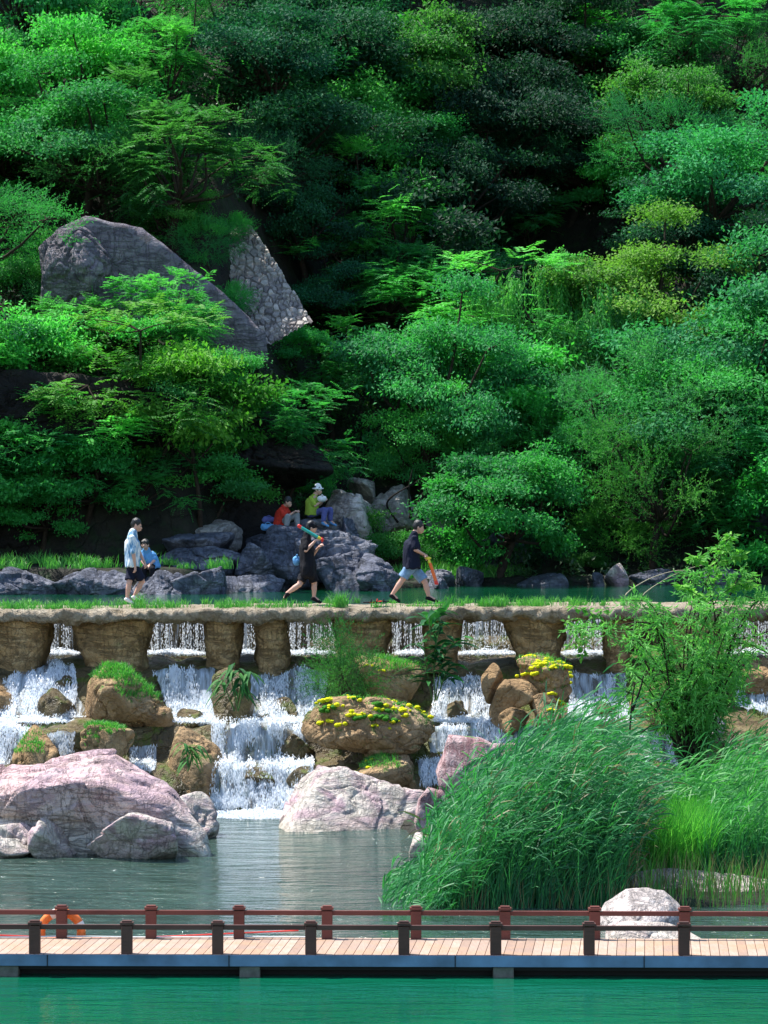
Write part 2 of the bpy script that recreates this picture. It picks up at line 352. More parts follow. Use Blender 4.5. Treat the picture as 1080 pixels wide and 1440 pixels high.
# ---------------------------------------------------------------- rocks
_ico = {}
def ico(n):
    if n not in _ico:
        bm = bmesh.new(); bmesh.ops.create_icosphere(bm, subdivisions=n, radius=1)
        V = np.array([v.co[:] for v in bm.verts]); T = np.array([[v.index for v in f.verts] for f in bm.faces]); bm.free(); _ico[n] = (V, T)
    return _ico[n]
def rock_mesh(name, half, seed, mat, n=6, planes=16, p=14, amp=.05, namp=.5, prof=None, crease=.03, freq=1.3, strata=0, ledge=None, blocks=None):
    d, T = ico(n); r_ = np.random.default_rng(seed)
    N = unit(r_.normal(size=(planes, 3))); h = r_.uniform(.62, 1., planes)
    q = np.maximum(0, d@N.T)/h; r = 1/np.power((q**p).sum(1)+.55**p, 1/p)
    V = d*r[:, None]; lo, hi = V.min(0), V.max(0); V = ((V-lo)/(hi-lo)*2-1)*np.array(half)
    sc = freq; off = seed*3.17
    nz = fbm(V*sc+off, 5, seed); V = V+d*(nz*amp*2*min(half))[:, None]
    cr = 1-np.abs(fbm(V*sc*1.4+off+9, 4, seed+5))*5; V = V-d*(np.clip(cr, 0, 1)**2*crease)[:, None]
    V = V+d*(fbm(V*6+off, 4, seed+3)*.035*namp)[:, None]
    if strata:
        st = fbm(np.stack([V[:, 0]*.4, V[:, 1]*.4, V[:, 2]*5], 1)+off, 3, seed+8); V = V+d*(st*strata)[:, None]*np.array([1, 1, .2])
    if blocks:
        q = (V+fbm(V*1.1+off, 3, seed+31)[:, None]*.35)@np.array([[.9, .2, .35], [-.2, 1., .1], [-.5, .1, 1.5]])*blocks[0]+off; v_, e_ = cells(q, seed); v2, e2 = cells(q*2.6+5, seed+1)
        V = V+d*(v_*blocks[1]-np.clip(1-e_*9, 0, 1)*blocks[1]*.5+v2*blocks[1]*.14-np.clip(1-e2*7, 0, 1)*blocks[1]*.06)[:, None]
    if ledge:
        hh = (V@np.array([.25, .15, 1.]))*ledge[1]+fbm(V*.8+off, 3, seed+11)*1.6; fr = hh-np.floor(hh); V = V+d*((np.minimum(fr*1.15, 1)**1.5*(1-sst(.9, 1., fr)))*ledge[0])[:, None]*np.array([1, 1, .15])
    lo, hi = V.min(0), V.max(0); V = ((V-lo)/(hi-lo)*2-1)*np.array(half)
    if prof:
        u = V[:, 0]/half[0]; f = np.interp(u, [a for a, b in prof], [b for a, b in prof]); nb = 40; bi = np.clip(((u+1)/2*nb).astype(int), 0, nb-1); top = np.full(nb, .05)
        np.maximum.at(top, bi, (V[:, 2]/half[2]+1)/2); top = np.convolve(np.pad(top, 2, 'edge'), np.ones(5)/5, 'valid'); bot = np.full(nb, .95); np.minimum.at(bot, bi, (V[:, 2]/half[2]+1)/2); bot = np.convolve(np.pad(bot, 2, 'edge'), np.ones(5)/5, 'valid')
        uc = (np.arange(nb)+.5)/nb*2-1; tu, bu = np.interp(u, uc, top), np.interp(u, uc, bot); z = np.clip(((V[:, 2]/half[2]+1)/2-bu)/np.maximum(tu-bu, .12), -.1, 1.15)*f; V[:, 2] = (z*2-1)*half[2]
    return nmesh(name, V, T, mat, True)
ROCKS = []
def rock(name, px0, px1, py0, py1, Y, depth, mat, seed, label=None, cat='rock', group=None, sink=.25, rz=0, tilt=0, parent=None, **kw):
    """boulder filling the photo box px0..px1 / py0..py1 at distance Y; its foot goes `sink` metres lower"""
    half = ((px1-px0)/F*Y/2, depth/2, ((py1-py0)/F*Y+sink)/2)
    c = Vector((X((px0+px1)/2, Y), Y+depth*.15, Zp(py0, Y)-half[2]))
    me = rock_mesh(name, half, seed, mat, **kw); o = link(name, me, parent); o.location = c if not parent else c-parent.location
    if parent: o.matrix_parent_inverse = Matrix()
    o.rotation_euler = (0, tilt, rz)
    if not parent: tag(o, label, cat, group)
    ROCKS.append((o, c, half)); return o
def surf_pts(o, c, half, n, rg, up=.4, box=None):
    """random points on the upper surface of a placed rock (world)"""
    me = o.data; k = len(me.vertices); co = np.empty(k*3, np.float32); me.vertices.foreach_get('co', co); co = co.reshape(-1, 3)
    no = np.empty(k*3, np.float32); me.vertices.foreach_get('normal', no); no = no.reshape(-1, 3)
    mw = np.array(Matrix.LocRotScale(c, o.rotation_euler, None)); w = co@mw[:3, :3].T+mw[:3, 3]; nw = no@mw[:3, :3].T
    ok = nw[:, 2] > up
    if box is not None:
        px = w[:, 0]/w[:, 1]*F+540; py = HY-(w[:, 2]-CZ)/w[:, 1]*F
        ok &= (px > box[0]) & (px < box[1]) & (py > box[2]) & (py < box[3])
    idx = np.nonzero(ok)[0]
    if len(idx) == 0: idx = np.nonzero(nw[:, 2] > up)[0]
    s = rg.choice(idx, n); return w[s], nw[s]

# ---------------------------------------------------------------- leaves, blades, trees
def leaf_arrays(pos, d, nrm, L, Wd, tint, fold=.12):
    d = unit(d); s = unit(np.cross(d, nrm)); nn = np.cross(s, d); L = np.broadcast_to(L, len(pos))[:, None]; Wd = np.broadcast_to(Wd, len(pos))[:, None]
    mid = pos+d*L*.45; tip = pos+d*L
    V = np.stack([pos, mid-s*Wd/2+nn*Wd*fold, tip-nn*L*.08, mid+s*Wd/2+nn*Wd*fold], 1).reshape(-1, 3)
    Q = np.arange(len(pos)*4).reshape(-1, 4); return V, Q, np.repeat(tint, 4)
def blades(base, head, h, bend, w, segs=4, rg=rng, tint=None, wide=.3):
    """curved grass blades: base (N,3), heading (N,3) horizontal unit, height, bend 0..1.5, width"""
    n = len(base); t = np.linspace(0, 1, segs+1); h = np.broadcast_to(h, n); bend = np.broadcast_to(bend, n); w = np.broadcast_to(w, n)
    ang = bend[:, None]*t[None]**1.2; st = h[:, None]/segs
    dx = np.sin(ang)*st; dz = np.cos(ang)*st
    x = np.concatenate([np.zeros((n, 1)), np.cumsum(dx[:, 1:], 1)], 1); z = np.concatenate([np.zeros((n, 1)), np.cumsum(dz[:, 1:], 1)], 1)
    c = base[:, None]+head[:, None]*x[..., None]; c[..., 2] += z
    fa = rg.normal(size=(n, 3)); fa[:, 2] *= .2; fa[:, 1] *= wide; s = unit(fa)
    prof = np.minimum(1, .55+t*1.5)*(1-t**2.5); prof[-1] = .04
    off = s[:, None]*(w[:, None, None]*prof[None, :, None]/2)
    V = np.stack([c-off, c+off], 2).reshape(n, -1, 3); m = (segs+1)*2
    q = np.array([[2*i, 2*i+1, 2*i+3, 2*i+2] for i in range(segs)]); Q = (np.arange(n)*m)[:, None, None]+q[None]
    if tint is None: tint = rg.uniform(0, 1, n)
    return V.reshape(-1, 3), Q.reshape(-1, 4), np.repeat(tint, m)
def catT(L):
    Vs, Qs, Ts, o = [], [], [], 0
    for V, Q, T in L: Vs.append(V); Qs.append(Q+o); Ts.append(T); o += len(V)
    return np.concatenate(Vs), np.concatenate(Qs), np.concatenate(Ts)

TREES = {}
def make_tree(key, seed, H, Rr, kind, trunk=.35, lobes=10, tips=12, lobe_r=.42, per=None, stems=1, leafL=None, vs=.36, cz=.62, matl='leaf'):
    g = np.random.default_rng(seed); C = np.array([0, 0, H*cz])
    # lobes spread over the crown's ellipsoid with uneven reach
    k = np.arange(lobes)+.5; ph = np.arccos(1-1.55*k/lobes); th = np.pi*(1+5**.5)*k+g.uniform(0, 6)
    if lobes >= 9 and kind != 'willow' and key != 'cas': lobes = int(lobes*1.45); tips = max(7, int(tips*.8)); k = np.arange(lobes)+.5; ph = np.arccos(1-1.7*k/lobes); th = np.pi*(1+5**.5)*k+g.uniform(0, 6); lobe_r *= .86; flat = .55 if kind == 'fine' else .46
    else: flat = .55
    D = np.stack([np.cos(th)*np.sin(ph), np.sin(th)*np.sin(ph), np.cos(ph)], 1)+g.normal(0, .22, (lobes, 3)); D = unit(D)
    D[:, 2] *= g.uniform(.6, 1.25, lobes); reach = g.uniform(.30, 1.08, lobes); LC = C+D*np.array([Rr, Rr, H*vs*1.12])*reach[:, None]+g.normal(0, .05*H, (lobes, 3))
    lr = Rr*lobe_r*g.uniform(.5, 1.25, lobes)
    wood = []; r0 = .028*H if stems == 1 else .016*H
    roots = []
    for s in range(stems):
        b = np.array([g.normal(0, .12)*(stems > 1), g.normal(0, .12)*(stems > 1), -.3]); top = C*np.array([0, 0, trunk/cz])+np.array([*(g.normal(0, .06*H, 2)), 0])
        if stems > 1: top = top+np.array([*(g.normal(0, .10*H, 2)), 0])
        mid = (b+top)/2+np.array([*g.normal(0, .03*H, 2), 0]); wood.append((curve_pts([b, mid, top], 7), np.linspace(r0*1.25, r0*.75, 7), 7)); roots.append(top)
    tipP, tipO, tipS = [], [], []
    for i in range(lobes):
        rt = roots[i % stems]; m = rt*.45+LC[i]*.55+np.array([0, 0, -.05*H])+g.normal(0, .04*H, 3)
        wood.append((curve_pts([rt, m, LC[i]], 7), np.linspace(r0*.5, r0*.16, 7), 5))
        dd = unit(g.normal(size=(tips, 3))+D[i]*.7+np.array([0, 0, .35])); rr = lr[i]*g.uniform(.4, 1.35, tips)
        tp = LC[i]+dd*rr[:, None]*np.array([1.3, 1.3, flat])
        for j in range(tips):
            if j % 2 == 0: wood.append((curve_pts([LC[i], (LC[i]+tp[j])/2+g.normal(0, .05, 3), tp[j]], 4), np.linspace(r0*.15, r0*.05, 4), 3))
        tipP.append(tp); tipO.append(unit(tp-C)); tipS.append(np.full(tips, g.uniform(0, 1)))
    tp = np.concatenate(tipP); to = np.concatenate(tipO); ts = np.concatenate(tipS); n = len(tp); UP = np.array([0, 0, 1.])
    if kind == 'pinnate':
        nf = per or 8; A = np.repeat(tp, nf, 0); O = np.repeat(to, nf, 0); m = len(A); hz = unit(g.normal(size=(m, 3))*np.array([1, 1, .25]))
        fd = unit(O*.55+hz*.9+UP*.12); A = A+g.normal(0, .12, (m, 3)); fl = g.uniform(.4, .7, m); K = 9
        s = np.linspace(.12, 1, K); B = A[:, None]+fd[:, None]*(fl[:, None]*s)[..., None]-UP*(.22*fl[:, None]*s**2)[..., None]
        sd = unit(np.cross(fd, UP)); nrm = unit(UP+g.normal(0, .28, (m, 3)))
        Ls = []
        for sg in (-1, 1):
            pd = unit(sd[:, None]*sg+fd[:, None]*.5-UP*.18+g.normal(0, .12, (m, K, 3)))
            L = (leafL or .15)*(1-.45*s)[None]*g.uniform(.8, 1.2, (m, 1)); tn = np.clip(np.repeat(ts, nf)[:, None]*.75+g.uniform(0, .22, (m, 1))+g.normal(0, .06, (m, K)), 0, 1)
            Ls.append(leaf_arrays(B.reshape(-1, 3), pd.reshape(-1, 3), np.repeat(nrm, K, 0)+g.normal(0, .15, (m*K, 3)), np.broadcast_to(L, (m, K)).ravel(), np.broadcast_to(L, (m, K)).ravel()*.40, tn.ravel()))
        V, Q, T = catT(Ls)
    elif kind == 'fine':
        nf = per or 10; A = np.repeat(tp, nf, 0)+g.normal(0, .14, (n*nf, 3)); O = np.repeat(to, nf, 0); m = len(A); K = 16
        fd = unit(O*.7+g.normal(size=(m, 3))*.5+UP*.45); fl = g.uniform(.4, .8, m); s = np.linspace(.1, 1, K)
        B = A[:, None]+fd[:, None]*(fl[:, None]*s)[..., None]-UP*(.15*fl[:, None]*s**2)[..., None]
        pd = unit(fd[:, None]*.8+g.normal(0, .6, (m, K, 3))); L = (leafL or .10)*g.uniform(.7, 1.3, (m, K)); tn = np.clip(np.repeat(ts, nf)[:, None]*.75+g.uniform(0, .22, (m, 1))+0*s, 0, 1)
        V, Q, T = leaf_arrays(B.reshape(-1, 3), pd.reshape(-1, 3), g.normal(size=(m*K, 3))+UP*.8, L.ravel(), L.ravel()*.30, tn.ravel())
    elif kind == 'broad':
        K = per or 130; A = np.repeat(tp, K, 0); O = np.repeat(to, K, 0); m = len(A); A = A+g.normal(size=(m, 3))*np.array([.27, .27, .125])
        dd = unit(g.normal(size=(m, 3))*.8+O*.5-UP*.25); nrm = UP*.9+O*.35+g.normal(size=(m, 3))*.45; L = (leafL or .14)*g.uniform(.7, 1.25, m)
        V, Q, T = leaf_arrays(A, dd, nrm, L, L*.55, np.clip(np.repeat(ts, K)*.75+g.uniform(0, .22, m), 0, 1))
    else:  # weeping strands
        nf = per or 12; A = np.repeat(tp, nf, 0)+g.normal(0, .16, (n*nf, 3)); O = np.repeat(to, nf, 0); m = len(A); K = 34
        s = np.linspace(0, 1, K); fl = g.uniform(.7, 1.9, m); out = O*np.array([1, 1, 0])*.30+g.normal(0, .08, (m, 3))*np.array([1, 1, 0])
        B = A[:, None]+out[:, None]*(np.sqrt(s)*1.)[None, :, None]-UP*(fl[:, None]*s**1.15)[..., None]+UP*(.12*np.sin(s*3.1))[None, :, None]
        pd = unit(-UP*.9+g.normal(0, .45, (m, K, 3))); L = (leafL or .13)*g.uniform(.7, 1.2, (m, K)); tn = np.clip(np.repeat(ts, nf)[:, None]*.5+g.uniform(0, .5, (m, 1))+0*s, 0, 1)
        V, Q, T = leaf_arrays(B.reshape(-1, 3), pd.reshape(-1, 3), g.normal(size=(m*K, 3)), L.ravel(), L.ravel()*.32, tn.ravel())
    wV, wQ = cat_mesh([tube_arr(*t) for t in wood])
    TREES[key] = dict(trunk=nmesh('trunk', wV, wQ, M['bark'], True), crown=nmesh('crown', V, Q, M[matl], False, T), H=H, R=Rr, cz=cz)
def put_tree(key, loc, sc, color, label, cat='tree', group=None, rz=None, name=None, zs=1.):
    t = TREES[key]; o = bpy.data.objects.new(name or cat.replace(' ', '_'), None); COL.objects.link(o); o.empty_display_size = .2
    o.location = loc; o.scale = (sc*random.uniform(.85, 1.2), sc*random.uniform(.85, 1.2), sc*zs*random.uniform(.9, 1.12)); o.rotation_euler = (random.uniform(-.05, .05), random.uniform(-.05, .05), random.uniform(0, 6.28) if rz is None else rz); tag(o, label, cat, group)
    for part in ('trunk', 'crown'):
        c = bpy.data.objects.new(part, t[part]); COL.objects.link(c); c.parent = o; c.color = (*color, 1)
    return o
# ---------------------------------------------------------------- terrain
def T(x, Y):
    x = np.asarray(x, float); Y = np.asarray(Y, float); shp = np.broadcast(x, Y).shape; x = np.broadcast_to(x, shp).ravel(); Y = np.broadcast_to(Y, shp).ravel()
    p = np.stack([x*.35, Y*.35, 0*x], 1); n = fbm(p, 4, 3); n2 = fbm(p*4, 3, 9)
    left = 1-sst(-5.2, -3.2, x); right = sst(.3, 2.2, x)
    Yb = 88.2-3.4*left+3.6*right+n*.4
    z0 = 4.15*left+(1-left)*3.75
    Yh = 88.8*left+(1-left)*(91.5*(1-right)+94.*right)
    slope = .60+.04*right
    z = z0+n2*.10+sst(Yh-.5, Yh+1.2, Y)*3.6*(1-sst(-3.6, -1.6, x))+np.maximum(0, Y-Yh)*slope*(1+.0*n)+sst(0, 8, Y-Yh)*(n*1.3+n2*.35)
    rav = np.exp(-((x-4.6-(Y-105)*.12)/3.0)**2)
    z = z-rav*4.2*sst(99, 108, Y)+rav*3.0*sst(112, 117, Y)
    z = z+sst(125, 160, Y)*6-np.maximum(0, Y-165)*.5
    basin = 2.6-.3*n
    z = np.where(Y < 200, basin+(z-basin)*sst(Yb-.5, Yb+.25, Y), z)
    # lower pool bed, reed island, abutments
    bed = -1.3+.2*n
    isl = sst(.1, 1.1, x-(55-Y)*.05+n*.8)*sst(50.2, 51.6, Y+n*.8)
    low = bed+(1.32+.12+n2*.06)*isl
    k = sst(71.6, 72.9, Y); z = low*(1-k)+z*k
    side = sst(13.5, 17, np.abs(x))*sst(40, 66, Y)*(1-k); z = z+side*(4.2+n-bed)*sst(13.5, 17, np.abs(x))
    far = sst(24, 60, np.abs(x)); z = z+far*(8+n*3)*sst(20, 60, Y)*(1-sst(88, 100, Y))
    return z.reshape(shp)
def sheet_xy(name, xs, ys, mat, kind='structure', fz=T, smooth=True):
    Xg, Yg = np.meshgrid(xs, ys, indexing='ij'); Z = fz(Xg, Yg)
    V = np.stack([Xg.ravel(), Yg.ravel(), Z.ravel()], 1); o = link(name, nmesh(name, V, grid_quads(len(xs), len(ys)), mat, smooth)); tag(o, kind=kind); return o
xs = np.concatenate([np.linspace(-400, -60, 12), np.linspace(-55, -18, 20), np.linspace(-17.5, 17.5, 240), np.linspace(18, 55, 20), np.linspace(60, 400, 12)])
ys = np.concatenate([np.linspace(-120, 10, 8), np.linspace(14, 46, 12), np.linspace(47, 128, 500), np.linspace(130, 190, 25), np.linspace(200, 600, 10)])
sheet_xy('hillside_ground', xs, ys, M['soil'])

def flat(name, x0, x1, y0, y1, z, mat):
    V = [(x0, y0, z), (x1, y0, z), (x1, y1, z), (x0, y1, z)]; o = link(name, nmesh(name, V, [[0, 1, 2, 3]], mat)); tag(o, kind='structure'); return o
flat('front_pool_water', -60, 60, -60, 45.2, 0., M['water']); flat('lower_pool_water', -60, 60, 45.2, 67.5, 0., M['water_mid'])
flat('upper_pool_water', -40, 40, 73.0, 96.5, 3.56, M['water_up'])

# ---------------------------------------------------------------- cascade bed
PR = np.array([(73.3, 3.48), (72.98, 3.44), (72.92, 2.75), (72.8, 2.66), (71.0, 2.60), (70.3, 2.50), (69.9, 2.30), (69.45, 1.85), (69.0, 1.58), (68.7, 1.50), (68.1, 1.47), (67.95, 1.40), (67.75, .98), (67.6, .84), (67.1, .78), (66.9, .72), (66.6, .30), (66.3, -.1), (66.1, -.6), (65.8, -1.4)])
arc = np.concatenate([[0], np.cumsum(np.hypot(*np.diff(PR, axis=0).T))]); ARC = arc[-1]
def B(x, t, lift=0.):
    """point on the cascade bed at x, arc position t (0 crest .. 1 pool)"""
    x = np.asarray(x, float).ravel(); t = np.asarray(t, float).ravel(); a = t*ARC
    Y = np.interp(a, arc, PR[:, 0]); z = np.interp(a, arc, PR[:, 1])
    p = np.stack([x*.9, Y*.0+a*.35, 0*x], 1); w = sst(.55, 1.0, a)
    n = fbm(p, 3, 21); n2 = fbm(p*np.array([3.2, 5., 1]), 4, 33)
    Y = Y+w*(n*.55)+w*n2*.10; z = z+w*(n2*.13+fbm(p*2.1, 2, 40)*.10)
    return np.stack([x, Y-lift*.7, z+lift*.7], 1)
nx, nt = 420, 170; gx, gt = np.meshgrid(np.linspace(-13.5, 13.5, nx), np.linspace(0, 1, nt), indexing='ij')
o = link('cascade_rock_bed', nmesh('cascade_rock_bed', B(gx, gt), grid_quads(nx, nt), M['bed'], True)); tag(o, kind='structure')
tt = np.linspace(0, 1, 2001); bz = B(np.zeros(2001), tt)
def t_of_py(py):   # arc position whose bed point appears at that photo row (x ~ 0)
    q = HY-(np.interp(tt*ARC, arc, PR[:, 1])-CZ)/np.interp(tt*ARC, arc, PR[:, 0])*F
    return float(np.interp(py, q, tt))
def waterfall(rows, dens, label, seed, spread=.06, name='waterfall', cat='waterfall', size=1., sheet=True):
    """rows = [(photo row, left px, right px)...] from top to bottom"""
    g = np.random.default_rng(seed); rows = sorted(rows); ts = np.array([t_of_py(r[0]) for r in rows]); l = np.array([X(r[1], 69) for r in rows]); rr = np.array([X(r[2], 69) for r in rows])
    c = B([(l[0]+rr[0])/2], [ts[-1]])[0]; root = empty(name, c, label, cat, 'white waterfalls of the cascade')
    area = np.trapz(rr-l, ts*ARC); n = int(area*dens*1.9)
    if sheet:
        nu, nv = max(12, int((rr.max()-l.min())/.05)), max(16, int((ts[-1]-ts[0])*ARC/.04)); U, Vv = np.meshgrid(np.linspace(0, 1, nu), np.linspace(0, 1, nv), indexing='ij')
        t_ = ts[0]+(ts[-1]-ts[0])*Vv.ravel(); x_ = np.interp(t_, ts, l)+(np.interp(t_, ts, rr)-np.interp(t_, ts, l))*U.ravel(); x_ += fbm(np.stack([x_*2, t_*ARC*3, 0*x_], 1), 2, seed)*.08
        lift = .05+.05*fbm(np.stack([x_*7, t_*ARC*3, 0*x_], 1), 3, seed+2); V = B(x_, t_, lift)
        link('water_sheet', nmesh('water_sheet', V, grid_quads(nu, nv), M['sheet'], True, vec=np.stack([x_, t_*ARC, 0*x_], 1)), root)
    t_ = g.uniform(ts[0], ts[-1], n); u = g.uniform(-.03, 1.03, n); x_ = np.interp(t_, ts, l)+(np.interp(t_, ts, rr)-np.interp(t_, ts, l))*u
    keep = (fbm(np.stack([x_*6, t_*ARC*1.6, 0*x_], 1), 3, seed+4)*1.3+g.uniform(-.25, .25, n)+.28*np.minimum(1, (t_-ts[0])/(ts[-1]-ts[0])*1.6)) > .12; x_, t_ = x_[keep], t_[keep]; n = len(x_)
    pos = B(x_, t_, .05+np.abs(g.normal(0, spread, n))); p2 = B(x_+g.normal(0, .004, n), np.minimum(1, t_+.006), .05); d = unit(p2-B(x_, t_, .05)); d = unit(d+g.normal(0, .22, (n, 3))*np.array([.7, .7, .7])-np.array([0, 0, .35]))
    L = g.uniform(.02, .10, n)*size; V, Q, Tt = leaf_arrays(pos, d, g.normal(size=(n, 3))*.7+np.array([0, -.8, .5]), L, L*g.uniform(.12, .34, n), g.uniform(0, 1, n), .3)
    link('spray', nmesh('spray', V, Q, M['drops'], False), root); return root
waterfall([(938, 38, 92), (960, 8, 100), (1000, -30, 115), (1018, -40, 118)], 2600, 'broad white fall spilling at the far left of the photo, upper step', 1)
waterfall([(945, 212, 300), (975, 225, 305), (1000, 235, 312), (1018, 245, 330)], 2300, 'white fall between the green tufted tan boulder and the hanging dark plant', 2)
waterfall([(948, 352, 458), (980, 350, 455), (1014, 345, 440)], 1300, 'bluish fall under the pier of mottled brown, left of the leafy bush', 3)
waterfall([(950, 612, 672), (980, 612, 690), (1014, 606, 704)], 1500, 'bluish white fall between mossy centre boulder and yellow moss rocks', 4)
waterfall([(950, 800, 884), (985, 806, 882), (1014, 800, 888)], 1700, 'white fall beside the light green willow bush, above ochre ledge', 5)
waterfall([(945, 1046, 1120), (1000, 1040, 1130)], 1900, 'white fall at the right edge of the photo', 6)
waterfall([(1022, -40, 62), (1040, -40, 48), (1075, -40, 12)], 2600, 'white water rushing down left of the small brown rocks', 7)
waterfall([(1030, 78, 112), (1068, 80, 112)], 900, 'thin fall between two small brown rocks behind the pink boulder', 8)
waterfall([(1052, 190, 226), (1088, 192, 226)], 1000, 'little white fall just behind the crest of the pink boulder', 9)
waterfall([(1018, 300, 440), (1045, 305, 430), (1075, 305, 440), (1100, 300, 440), (1143, 296, 412)], 2300, 'wide bright fall foaming into the pool between pink and cream boulders', 10, .09)
waterfall([(1022, 604, 760), (1066, 606, 720)], 1300, 'thin curtain fall behind the tilted red slab', 11)
waterfall([(1072, 584, 625), (1105, 590, 625)], 1500, 'small fall left of the tilted red slab', 12)
waterfall([(1030, 834, 860), (1064, 834, 862)], 1300, 'narrow trickling fall under the ochre ledge behind the reeds', 13)
waterfall([(1035, 870, 935), (1080, 860, 940)], 1600, 'splashing white fall half hidden by reeds', 14)
# foam
def foam_patch(name, cx, cy, rx, ry, z, n, seed, kind='stuff'):
    g = np.random.default_rng(seed); r = np.sqrt(g.uniform(0, 1, n)); a = g.uniform(0, 6.283, n); pos = np.stack([cx+rx*r*np.cos(a), cy+ry*r*np.sin(a), z+np.abs(g.normal(0, .05, n))*(1-r)+.01], 1)
    L = g.uniform(.02, .08, n); V, Q, _ = leaf_arrays(pos, g.normal(size=(n, 3))*np.array([1, .5, .5]), g.normal(size=(n, 3))*.5+np.array([0, -.3, 1]), L, L*.6, np.zeros(n), .3)
    return V, Q
fp = [foam_patch('', X(362, 65.8), 65.7, .95, .75, .0, 5200, 1), foam_patch('', X(600, 66.3), 66.2, .35, .4, .0, 700, 2)]
for (a, b, py) in ((62, 108, 921), (203, 285, 922), (333, 358, 921), (404, 466, 921), (560, 595, 921), (648, 722, 917), (793, 850, 917), (1025, 1090, 917)):
    w = X(b, 72.5)-X(a, 72.5); fp.append(foam_patch('', X((a+b)/2, 72.5), 72.4, w/2+.06, .32, 2.70, int(1500*w)+250, int(a)+3))
for (a, b, py) in ((-20, 120, 1019), (225, 340, 1019), (345, 442, 1019), (604, 705, 1018), (800, 892, 1018)):
    Y = 68.75; w = X(b, Y)-X(a, Y); fp.append(foam_patch('', X((a+b)/2, Y), Y, w/2, .38, 1.56, int(1500*w), int(a)+77))
V, Q = cat_mesh(fp); o = link('foam', nmesh('foam', V, Q, M['drops'])); tag(o, kind='stuff')
# curtains of falling beads under the walkway
def curtain(px0, px1, label, seed, Y=72.72, z1=3.42, z0=2.68, dens=60, w=1.35):
    g = np.random.default_rng(seed); x0, x1 = X(px0, Y), X(px1, Y); n = max(6, int((x1-x0)*dens)); root = empty('water_curtain', ((x0+x1)/2, Y, z0), label, 'waterfall', 'bead curtains of water under the walkway')
    pos, L, Wd = [], [], []
    for i in range(n):
        x = g.uniform(x0, x1); y = Y+g.uniform(-.09, .06); z = z1; k = 0; den = g.uniform(.4, 1.15); ww = g.uniform(.45, 1.)
        while z > z0:
            f = (z1-z)/(z1-z0); l = g.uniform(.03, .12)*(1-.4*f)
            if g.uniform() < den: pos.append((x+g.normal(0, .003+.012*f), y, z)); L.append(l); Wd.append(g.uniform(.010, .026)*w*ww*(1+.5*f))
            z -= l*g.uniform(.7, 1.5)
    pos = np.array(pos); m = len(pos); V, Q, _ = leaf_arrays(pos, np.array([[0, 0, -1.]])+g.normal(0, .03, (m, 3)), g.normal(size=(m, 3))*.5+np.array([0, -1, 0]), np.array(L), np.array(Wd), np.zeros(m), .4)
    link('falling_beads', nmesh('falling_beads', V, Q, M['drops']), root)
    nu, nv = max(10, int((x1-x0)/.04)), 20; U, Vv = np.meshgrid(np.linspace(x0, x1, nu), np.linspace(z1+.05, z0, nv), indexing='ij'); U, Vv = U.ravel(), Vv.ravel()
    V = np.stack([U, Y+.08+.03*fbm(np.stack([U*12, Vv, 0*U], 1), 2, seed), Vv], 1); link('water_film', nmesh('water_film', V, grid_quads(nu, nv), M['curtain'], True, vec=np.stack([U, Vv, 0*U], 1)), root)
M['curtain'] = m_foam('thin_falling_water', (.55, .65, .78), .50, .68, 26, .8)
for i, (a, b, lb) in enumerate([(66, 102, 'leftmost bead curtain of water, in the narrow gap between the first two piers'), (206, 288, 'wide bead curtain of water in the second gap from the left'), (332, 360, 'very narrow bead curtain between two slim brown piers'),
        (402, 472, 'bead curtain of water just under the walking person in black cap'), (546, 600, 'bead curtain partly hidden behind the large leaf plant'), (646, 716, 'broad bead curtain right of the large leaf plant'), (792, 856, 'bead curtain beside the broad leaf sprig at the willow bush'), (1018, 1110, 'bead curtain at the right edge, seen past the willow bush'), (-60, -10, 'bead curtain beyond the left edge')]):
    curtain(a, b, lb, 50+i)

# ---------------------------------------------------------------- walkway slab and piers
def slab_mesh():
    nu, nc = 700, 26; xs_ = np.linspace(-14, 14, nu); th = np.linspace(0, 2*np.pi, nc, endpoint=False)
    c, s = np.cos(th), np.sin(th); e = .35
    cy = np.sign(c)*np.abs(c)**e*1.17; cz_ = np.sign(s)*np.abs(s)**.6*.15
    Xg = np.repeat(xs_, nc); Yg = np.tile(cy, nu)+71.13; Zg = np.tile(cz_, nu)+3.60+Xg*.006
    p = np.stack([Xg, Yg*1.0, Zg], 1); fr = (np.tile(c, nu) < 0)
    d = np.stack([0*Xg, np.tile(np.sign(c)*np.abs(c)**.5, nu), np.tile(s, nu)], 1)
    k = fbm(p*1.6, 4, 5)*.14+fbm(p*6, 4, 6)*.12+fbm(p*15, 3, 7)*.05; k = np.where(np.tile(s, nu) > .5, k*.25, k)
    V = p+d*k[:, None]; i = np.arange(nu-1)[:, None]*nc+np.arange(nc)[None]; j = np.arange(nu-1)[:, None]*nc+(np.arange(nc)[None]+1) % nc
    return nmesh('walkway', V, np.stack([i, i+nc, j+nc, j], -1).reshape(-1, 4), M['slab'], True)
wk = link('stone_walkway', slab_mesh()); tag(wk, 'long rough tan stone walkway slab laid on brown piers across the weir', 'walkway')
